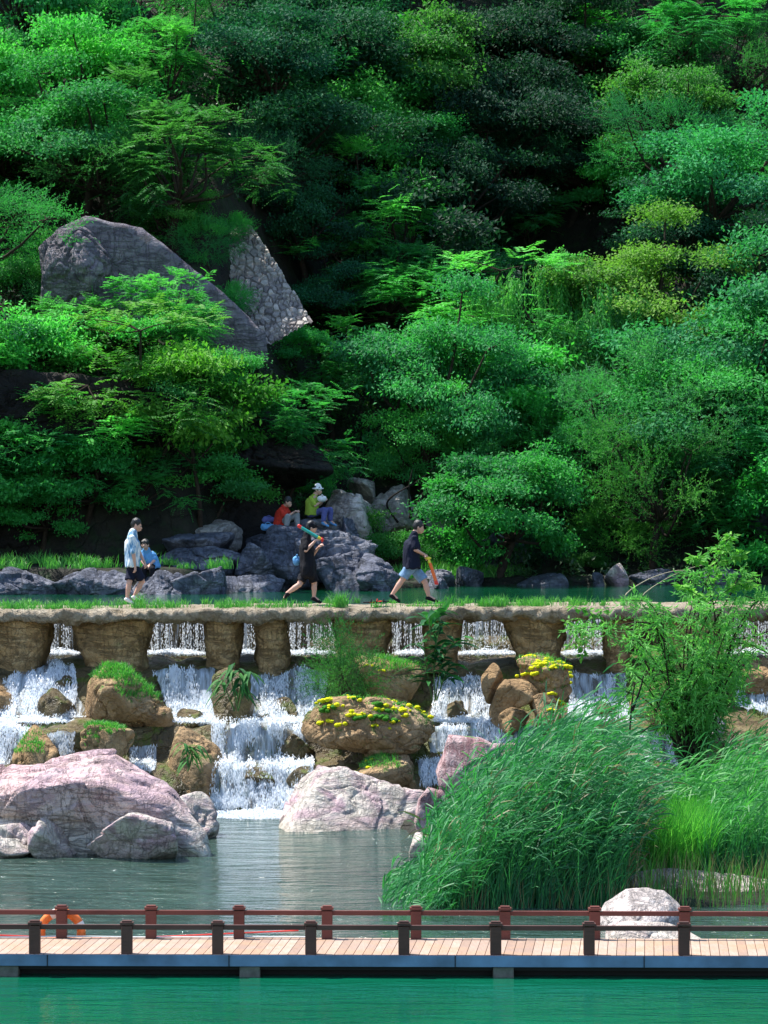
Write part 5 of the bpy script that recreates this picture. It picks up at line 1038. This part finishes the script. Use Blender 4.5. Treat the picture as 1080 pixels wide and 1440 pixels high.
sprig('leafy_sprig', 'bright broad leaf sprig reaching above the willow bush to the pool', [[(990, 900), (1005, 820), (1012, 770)], [(1004, 830), (985, 790), (972, 783)], [(1008, 800), (1030, 785), (1042, 780)], [(1000, 850), (970, 830), (955, 822)], [(1008, 840), (1040, 820), (1060, 822)], [(1010, 790), (1020, 765), (1030, 752)]], 60.2, 60, .13, .55, (.11, .40, .03), g)
sprig('leafy_sprig', 'broad leaf twig sticking out left across the pier and bead curtain', [[(905, 885), (860, 888), (812, 870), (792, 878)], [(850, 886), (820, 900), (798, 908)], [(840, 880), (830, 862), (806, 852)], [(880, 884), (840, 868), (850, 856)], [(820, 900), (822, 912), (818, 922)]], 60.6, 30, .11, .55, (.10, .36, .03), g)
def bare(label, poly, Y, r, mat):
    o = tubes('bare_branch', [(curve_pts([P(a, b, Y) for a, b in st], 24), np.linspace(r, r*.4, 24), 6) for st in poly], mat); tag(o, label, 'branch')
bare('thin dark bare stem rising out of the reeds', [[(868, 1165), (874, 1090), (884, 1040), (889, 985), (893, 960)], [(882, 1060), (898, 1035), (915, 1020)], [(889, 1000), (900, 970), (905, 950)]], 54.5, .022, M['dark_bark'])
bare('pale arching bare twigs over the walkway left of the willow bush', [[(985, 880), (940, 870), (900, 845), (935, 815), (985, 795), (1010, 800)], [(960, 870), (880, 846), (905, 818), (955, 802), (985, 812)]], 60.8, .012, M['palebark']) if 'palebark' in M else None
bare('dark bare branches poking out right of the willow bush', [[(1000, 960), (1030, 900), (1062, 850), (1048, 838)], [(1020, 910), (1050, 905), (1090, 925)], [(1015, 900), (1060, 895), (1095, 880)]], 60.9, .02, M['dark_bark'])
# slanting trunks of the small tree
bare('dark slanting trunks of the small tree before the pale rocks', [[(578, 730), (575, 690), (580, 660)], [(560, 735), (545, 705), (590, 675), (620, 650)], [(588, 730), (592, 700), (610, 675), (640, 640)], [(575, 728), (600, 695), (650, 670)]], 93.2, .035, M['dark_bark'])
# ---------------------------------------------------------------- people
def cap_(p1, p2, r1, r2, s=(1, 1, 1), n=3):
    d, Tt = ico(n); p1, p2 = np.array(p1, float), np.array(p2, float); a = unit((p2-p1)[None])[0] if np.linalg.norm(p2-p1) > 1e-6 else np.array([0, 0, 1.])
    k = (d@a > 0)[:, None]; return np.where(k, p2+d*r2*np.array(s), p1+d*r1*np.array(s)), Tt
def blend(name, caps, mat, parent, voxel=.008, wr=0., seed=0, smooth=2, hem=None, cut=()):
    V, Q = cat_mesh([cap_(*c) for c in caps]); me = nmesh('tmp', V, Q, None); o = bpy.data.objects.new('tmp', me); COL.objects.link(o)
    m = o.modifiers.new('r', 'REMESH'); m.mode = 'VOXEL'; m.voxel_size = voxel
    if smooth: s = o.modifiers.new('s', 'SMOOTH'); s.factor = .5; s.iterations = smooth
    bpy.context.view_layer.update(); dg = bpy.context.evaluated_depsgraph_get(); me2 = bpy.data.meshes.new_from_object(o.evaluated_get(dg)); bpy.data.objects.remove(o)
    me2.name = name; me2.materials.clear(); me2.materials.append(mat); k = len(me2.vertices); co = np.empty(k*3, np.float32); me2.vertices.foreach_get('co', co); co = co.reshape(-1, 3)
    if hem is not None: co[:, 2] = np.maximum(co[:, 2], hem+.012*np.sin(co[:, 0]*40))
    for (A_, B_, L_) in cut:
        ax = unit((B_-A_)[None])[0]; t_ = (co-A_)@ax; rad = np.linalg.norm(co-A_-t_[:, None]*ax, axis=1); m_ = (t_ > L_) & (rad < .16); co = co-np.where(m_, t_-L_, 0)[:, None]*ax
    if hem is not None or len(cut): me2.vertices.foreach_set('co', co.astype(np.float32).ravel())
    if wr:
        no = np.empty(k*3, np.float32); me2.vertices.foreach_get('normal', no); co = co+no.reshape(-1, 3)*(fbm(co*np.array([9, 9, 4])+seed, 3, seed)*wr)[:, None]; me2.vertices.foreach_set('co', co.astype(np.float32).ravel())
    me2.polygons.foreach_set('use_smooth', np.ones(len(me2.polygons), bool)); me2.update(); return link(name, me2, parent)
def hand(w, d, palm, curl=.5, thumb=None):
    """palm and five fingers: w wrist, d direction of the hand, palm = palm normal"""
    w = np.array(w); d = unit(np.array([d]))[0]; pn = unit(np.array([palm]))[0]; s = np.cross(d, pn); out = [(w, w+d*.03, .024, .026), (w+d*.03-s*.022, w+d*.085-s*.030, .017, .015), (w+d*.03+s*.022, w+d*.085+s*.030, .017, .015), (w+d*.03, w+d*.085, .018, .016)]
    for k, (o, L) in enumerate(((-.033, .058), (-.011, .068), (.011, .064), (.032, .050))):
        b = w+d*.088+s*o; a1 = unit((d*math.cos(curl)+pn*math.sin(curl))[None])[0]; a2 = unit((d*math.cos(curl*2.2)+pn*math.sin(curl*2.2))[None])[0]; m = b+a1*L*.5; out += [(b, m, .0095, .009), (m, m+a2*L*.55, .009, .008)]
    tb = w+d*.035-s*.028; out += [(tb, tb-s*.025+d*.03+pn*.015, .012, .0105), (tb-s*.025+d*.03+pn*.015, tb-s*.018+d*.055+pn*.035, .0105, .009)]; return out
def person(label, Y, J, face, parts, group=None, shoes=None, hair='short', cap=None, hat=None, scale=1.):
    """J: name -> (px,py,dy). face = facing direction vector"""
    q = {k: np.array(P(v[0], v[1], Y+v[2])) for k, v in J.items()}; f = unit(np.array([face]))[0]; side = unit(np.cross(f, [0, 0, 1.])[None])[0]
    lo = min(p[2] for p in q.values()); root = empty('person', (q['hip'][0], Y, lo-.05), label, 'person', group)
    h = q['head']; s = scale; wide = np.abs(side)*.62+1-.0; wt = 1+np.abs(side)*.65; wt[2] = 1
    c = [(h+np.array([0, 0, .03])*s, h+f*.015-np.array([0, 0, .03])*s, .093*s, .078*s), (h+f*.05-np.array([0, 0, .07])*s, h+f*.035-np.array([0, 0, .085])*s, .035*s, .032*s), (h+f*.085-np.array([0, 0, .005]), h+f*.105-np.array([0, 0, .025]), .012*s, .015*s),
         (h+f*.085-np.array([0, 0, .06]), h+f*.085-np.array([0, 0, .068]), .014*s, .013*s), (h-side*.09*s-np.array([0, 0, .005]), h-side*.09*s-np.array([0, 0, .035]), .018, .012), (h+side*.09*s-np.array([0, 0, .005]), h+side*.09*s-np.array([0, 0, .035]), .018, .012),
         (h-f*.02-np.array([0, 0, .04]), q['neck'], .058*s, .068*s)]
    ch = q['chest']; hp = q['hip']; c += [(q['neck'], ch, .06*s, .115*s, tuple(wt)), (ch, hp, .115*s, .105*s, tuple(wt))]
    for a in 'LR':
        if 'sh'+a in q:
            el, wr = q['el'+a], q['wr'+a]; c += [(q['sh'+a], el, .050*s, .040*s), (el, wr, .041*s, .026*s)]; d = wr-el; d2 = q['ha'+a]-wr if 'ha'+a in q else d; c += hand(wr, d2, np.cross(d2, side) if abs(d2@side) < .9*np.linalg.norm(d2) else f, .75)
        k, an = q['kn'+a], q['an'+a]; hj = hp+side*(.09 if a == 'R' else -.09)*s; c += [(hj, k, .088*s, .056*s), (k, k*.62+an*.38, .052*s, .056*s), (k*.62+an*.38, an, .056*s, .034*s)]
        t = q['to'+a]; c += [(an, an*.35+t*.65, .036*s, .03*s)]
    blend('body', c, M['skin'], root, .0075)
    e = [(h+f*.083+side*x+np.array([0, 0, .005]), h+f*.084+side*x+np.array([0, 0, .005]), .011, .011) for x in (-.033, .033)]; blend('eyes', e, M['hair'], root, .004, smooth=0)
    if hair: blend('hair', [(h+np.array([0, 0, .055])-f*.012, h-f*.035+np.array([0, 0, .01]), .097*s, .088*s), (h-f*.03, h-f*.04-np.array([0, 0, .04]), .08*s, .06*s), (h+f*.045+np.array([0, 0, .07]), h+f*.055+np.array([0, 0, .05]), .05*s, .045*s), (h+f*.04+side*.045+np.array([0, 0, .06]), h+f*.02+side*.06+np.array([0, 0, .02]), .045, .035), (h+f*.04-side*.045+np.array([0, 0, .06]), h+f*.02-side*.06+np.array([0, 0, .02]), .045, .035)], M['hair'], root, .008, .014, 3, 1)
    if cap: blend('cap', [(h+np.array([0, 0, .045]), h+np.array([0, 0, .055])-f*.01, .105, .10), (h+f*.10+np.array([0, 0, .035]), h+f*.16+np.array([0, 0, .022]), .055, .045, (1, 1, .22))], M[cap], root, .007)
    if hat: blend('hat', [(h+np.array([0, 0, .05]), h+np.array([0, 0, .085]), .108, .09), (h+np.array([0, 0, .035]), h+np.array([0, 0, .036]), .155, .155, (1, 1, .16))], M[hat], root, .007)
    def seg(a, b, r1, r2, s_=(1, 1, 1), ta=0., tb=1.):
        A, Bp = (q[a] if isinstance(a, str) else a), (q[b] if isinstance(b, str) else b); return (A+(Bp-A)*ta, A+(Bp-A)*tb, r1*s, r2*s, s_)
    for nm, mat, spec in parts:
        cs = []
        for it in spec:
            if it == 'torso': cs += [seg('neck', 'chest', .074, .128, tuple(wt*.5+.5), -.05, 1), seg('neck', 'chest', .066, .132, tuple(wt*1.03), .12, 1), seg('chest', 'hip', .145, .15, tuple(wt))]
            elif it == 'torso_long': cs += [seg('neck', 'chest', .076, .13, tuple(wt*.5+.5), -.05, 1), seg('neck', 'chest', .068, .136, tuple(wt*1.03), .12, 1), seg('chest', 'hip', .145, .165, tuple(wt), 0, 1.), seg('hip', hp-np.array([0, 0, .14]), .165, .165, tuple(wt))]
            elif it == 'torso_mid': cs += [seg('neck', 'chest', .076, .13, tuple(wt*.5+.5), -.05, 1), seg('neck', 'chest', .068, .136, tuple(wt*1.03), .12, 1), seg('chest', 'hip', .15, .17, tuple(wt), 0, 1.1)]
            elif it.startswith('sleeve'): a = it[-1]; cs += [seg('chest', 'sh'+a, .09, .072, (1, 1, 1), .5, 1), seg('sh'+a, 'el'+a, .072, .075, (1, 1, 1), 0, .78)]
            elif it.startswith('long'): a = it[-1]; cs += [seg('chest', 'sh'+a, .09, .072, (1, 1, 1), .5, 1), seg('sh'+a, 'el'+a, .07, .058), seg('el'+a, 'wr'+a, .055, .04, (1, 1, 1), 0, .92)]
            elif it.startswith('short'): a = it[-1]; hj = hp+side*(.09 if a == 'R' else -.09)*s; cs += [seg(hp+np.array([0, 0, .02]), hj, .12, .108), (hj, hj+(q['kn'+a]-hj)*.84, .108*s, .100*s)]
            elif it.startswith('trouser'): a = it[-1]; hj = hp+side*(.09 if a == 'R' else -.09)*s; cs += [seg(hp+np.array([0, 0, .02]), hj, .12, .105), (hj, q['kn'+a], .105*s, .078*s), (q['kn'+a], q['kn'+a]+(q['an'+a]-q['kn'+a])*.85, .078*s, .062*s)]
        hem = None; cut = []
        if 'torso' in spec: hem = hp[2]-.04
        if 'torso_mid' in spec: hem = hp[2]-.06
        if 'torso_long' in spec: hem = hp[2]-.24
        for it in spec:
            if it.startswith('short'): a = it[-1]; hj = hp+side*(.09 if a == 'R' else -.09)*s; cut.append((hj, q['kn'+a], np.linalg.norm(q['kn'+a]-hj)*.86))
        blend(nm, cs, M[mat], root, .010, .03, len(nm), 2, hem if 'ip' in 'hip' and f[2] > -9 else None, cut)
    if shoes:
        for a in 'LR':
            an, t = q['an'+a], q['to'+a]; d = unit((t-an)[None])[0]; hl = an-d*.03+np.array([0, 0, -.045]) if t[2] < an[2]+.02 else an
            sl_ = [(hl+np.array([0, 0, -.0]), t+np.array([0, 0, -.012]), .043, .036, (1, 1, .85)), (an-np.array([0, 0, .02]), an+(t-an)*.4-np.array([0, 0, .02]), .045, .040)]; so_ = blend('shoe', sl_, M[shoes], root, .008)
            if shoes != 'white_c': blend('sole', [(hl-np.array([0, 0, .033]), t-np.array([0, 0, .033]), .045, .04, (1, 1, .32))], M['white_c'], so_, .007).matrix_parent_inverse = Matrix.Translation(-root.location)
    return root
Yp = 71.2
J1 = dict(head=(192.5, 738.5, 0), neck=(187.5, 749, 0), chest=(186, 765, 0), hip=(186, 794, 0), shL=(185, 757, -.17), elL=(188, 781, -.22), wrL=(190, 797, -.20), shR=(187, 757, .17), elR=(196, 777, .20), wrR=(203, 791, .17), knL=(181.5, 820, -.08), anL=(179, 841, -.08), toL=(186, 846.5, -.10), knR=(200, 817, .08), anR=(189, 838, .08), toR=(198, 843, .06))
person('walking boy in blue white patterned shirt, dark shorts and white shoes, looking down', Yp, J1, (1, -.1, -.4), [('shirt', 'shirt', ['torso', 'sleeveL', 'sleeveR']), ('shorts', 'navy', ['shortL', 'shortR'])], shoes='white_c')
J2 = dict(head=(438, 742, 0), neck=(432, 752, 0), chest=(431, 770, 0), hip=(434, 800, 0), shL=(427, 760, -.17), elL=(430, 774, -.30), wrL=(441, 763, -.26), haL=(446, 758, -.24), shR=(432, 760, .17), elR=(440, 780, .2), wrR=(448, 770, .1), knL=(421, 822, -.08), anL=(404, 834, -.08), toL=(398, 845, -.08), knR=(442, 820, .08), anR=(441.5, 840, .08), toR=(450, 846, .06))
J2['hip'] = (433, 796, 0)
person('striding child in black cap, black shirt and shorts holding a water gun on the shoulder', Yp, J2, (1, 0, 0), [('shirt', 'blackc', ['torso_long', 'sleeveL', 'sleeveR']), ('shorts', 'blackc', ['shortL', 'shortR'])], shoes='blackc', cap='blackc')
J3 = dict(head=(589, 741.5, 0), neck=(582, 752, 0), chest=(579, 768, 0), hip=(579, 795, 0), shL=(581, 757, .19), elL=(586, 774, .22), wrL=(596, 781, .12), shR=(582, 757, -.19), elR=(584, 773, -.25), wrR=(595, 779, -.14), haR=(600, 781, -.10), knL=(598, 819, .07), anL=(603, 839, .07), toL=(614, 844.5, .06), knR=(566, 815, -.08), anR=(551.5, 836, -.08), toR=(561, 844.5, -.10))
person('walking adult in loose black shirt and light denim shorts carrying an orange water gun', Yp, J3, (1, -.1, -.35), [('shirt', 'navy', ['torso_mid', 'sleeveL', 'sleeveR']), ('shorts', 'denim', ['shortL', 'shortR'])], shoes='blackc', scale=1.05)
# seated
J4 = dict(head=(405, 706, -.1), neck=(400, 713, 0), chest=(398, 721, 0), hip=(394, 737, 0), shL=(396, 717, -.16), elL=(401, 728, -.25), wrL=(412, 721, -.25), shR=(402, 717, .16), elR=(408, 726, .1), wrR=(416, 720, -.1), knL=(405, 727, -.4), anL=(402, 746, -.45), toL=(407, 751, -.55), knR=(417, 724, -.15), anR=(418, 742, -.2), toR=(424, 747, -.3))
person('person in red shirt and grey trousers crouched on the bank rock, looking down', 89.4, J4, (.9, -.45, -.5), [('shirt', 'red_c', ['torso', 'sleeveL', 'sleeveR']), ('trousers', 'grey_c', ['trouserL', 'trouserR'])], shoes='blackc', scale=.98)
J5 = dict(head=(447, 689, 0), neck=(442, 698, 0), chest=(439, 707, 0), hip=(438, 722, 0), shL=(438, 701, -.16), elL=(443, 711, -.25), wrL=(451, 706, -.22), shR=(443, 701, .16), elR=(449, 710, .1), wrR=(455, 704, -.05), knL=(456, 717, -.25), anL=(455, 734, -.3), toL=(461, 739, -.4), knR=(464, 717, 0), anR=(465, 733, 0), toR=(472, 738, -.1))
person('seated person in white sun hat and yellow green shirt on the bank rock', 89.6, J5, (1, -.35, -.3), [('shirt', 'lime_c', ['torso', 'sleeveL', 'sleeveR']), ('trousers', 'purple_c', ['trouserL', 'trouserR'])], shoes='blue_c', hat='white_c', scale=.98)
J6 = dict(head=(204, 766, -.2), neck=(206, 774, -.1), chest=(208, 782, 0), hip=(212, 796, 0), shL=(200, 778, -.1), elL=(199, 788, -.2), wrL=(204, 795, -.35), shR=(214, 778, .0), elR=(217, 788, -.1), wrR=(210, 795, -.35), knL=(202, 799, -.45), anL=(204, 817, -.45), toL=(203, 822, -.6), knR=(214, 800, -.45), anR=(214, 817, -.45), toR=(214, 822, -.6))
person('seated person in light blue shirt bent forward on the shaded bank stones', 84.9, J6, (-.25, -1, 0), [('shirt', 'blue_c', ['torso', 'sleeveL', 'sleeveR']), ('trousers', 'blackc', ['trouserL', 'trouserR'])], shoes='blackc', scale=.95)
# water guns
def gun(label, a, b, Y, cols, r=.028):
    A, Bp = np.array(P(*a, Y)), np.array(P(*b, Y)); d = Bp-A; root = empty('water_gun', A, label, 'water gun'); p = lambda t: A+d*t; off = np.array([0, 0, -.022]) if abs(d[0]) > abs(d[2]) else np.array([.024, 0, 0])
    tubes('barrel', [([p(.12), p(.2), p(.5), p(.78)], r, 10), ([p(.12)+off, p(.5)+off, p(.78)+off], r*.55, 8)], cols[0], root); tubes('nozzle', [([p(0), p(.02), p(.06), p(.14)], [r*.6, r*1.25, r*1.25, r*1.05], 10), ([p(.0)+off, p(.14)+off], r*.7, 8)], cols[1], root)
    tubes('handle', [([p(.78), p(.82), p(.9)], [r*1.1, r*1.15, r*.8], 10)], cols[2], root); tubes('pump_grip', [([p(.9), p(.93), p(.98), p(1)], [r*.9, r*1.3, r*1.3, r*.7], 10), ([p(.95)+off*2.4, p(.95)-off*2.4], r*.7, 8)], cols[3], root)
gun('teal water gun with red ends held on the shoulder of the child in cap', (418.5, 738.5), (455, 760), Yp-.26, (M['teal'], M['red'], M['yellow'], M['red']))
gun('orange water gun with yellow side pointing down from the hand of the adult', (614, 822), (601.5, 783), Yp-.12, (M['orange_p'], M['red'], M['yellow'], M['yellow']))
# bags, sandals, white cloth
def bag(label, pxc, pyc, w, hgt, Y, mat, seed, name='bag'):
    c = np.array(P(pxc, pyc, Y)); root = empty(name, c-np.array([0, 0, hgt/2]), label, 'bag'); blend('bag_body', [(c-np.array([w*.3, 0, 0]), c+np.array([w*.3, 0, 0]), hgt*.5, hgt*.46, (1, .8, 1)), (c-np.array([w*.25, 0, hgt*.1]), c+np.array([w*.28, .05, -hgt*.1]), hgt*.46, hgt*.44)], mat, root, .012, .04, seed)
    tubes('strap', [(curve_pts([c+np.array([-w*.25, -.02, hgt*.4]), c+np.array([0, -.05, hgt*.72]), c+np.array([w*.25, -.02, hgt*.4])], 10), .012, 5)], mat, root)
bag('light blue bag lying on the bank rock under the violet bag', 377, 741, .34, .17, 89.3, M['blue_c'], 3); bag('violet bag on top of the light blue bag', 378, 731, .32, .15, 89.5, M['purple_c'], 5)
bag('pale blue pouch hanging at the back of the child in cap', 418, 788, .05, .17, Yp+.1, M['blue_c'], 7); bag('white bag held in the lap of the person in sun hat', 453, 701, .14, .13, 89.3, M['white_c'], 9)
g = np.random.default_rng(3)
for i, (a, lb, mt) in enumerate([(520, 'dark sandal farthest left of the pile on the walkway edge', 'blackc'), (528, 'dark red sandal in the middle of the pile on the walkway edge', 'red_c'), (537, 'dark sandal closest to the shoe of the adult walker', 'blackc')]):
    c = np.array(P(a, 846.5, 70.25)); rt_ = empty('sandal', c, lb, 'sandal', 'sandals left on the walkway'); d = np.array([.1, .03*(i-1), .01]); blend('sandal_sole', [(c-d, c+d, .04, .045, (1, 1, .35))], M[mt], rt_, .008); tubes('sandal_strap', [(curve_pts([c+np.array([.02, -.045, 0]), c+np.array([.04, 0, .06]), c+np.array([.02, .045, 0])], 8), .011, 5)], M[mt], rt_)
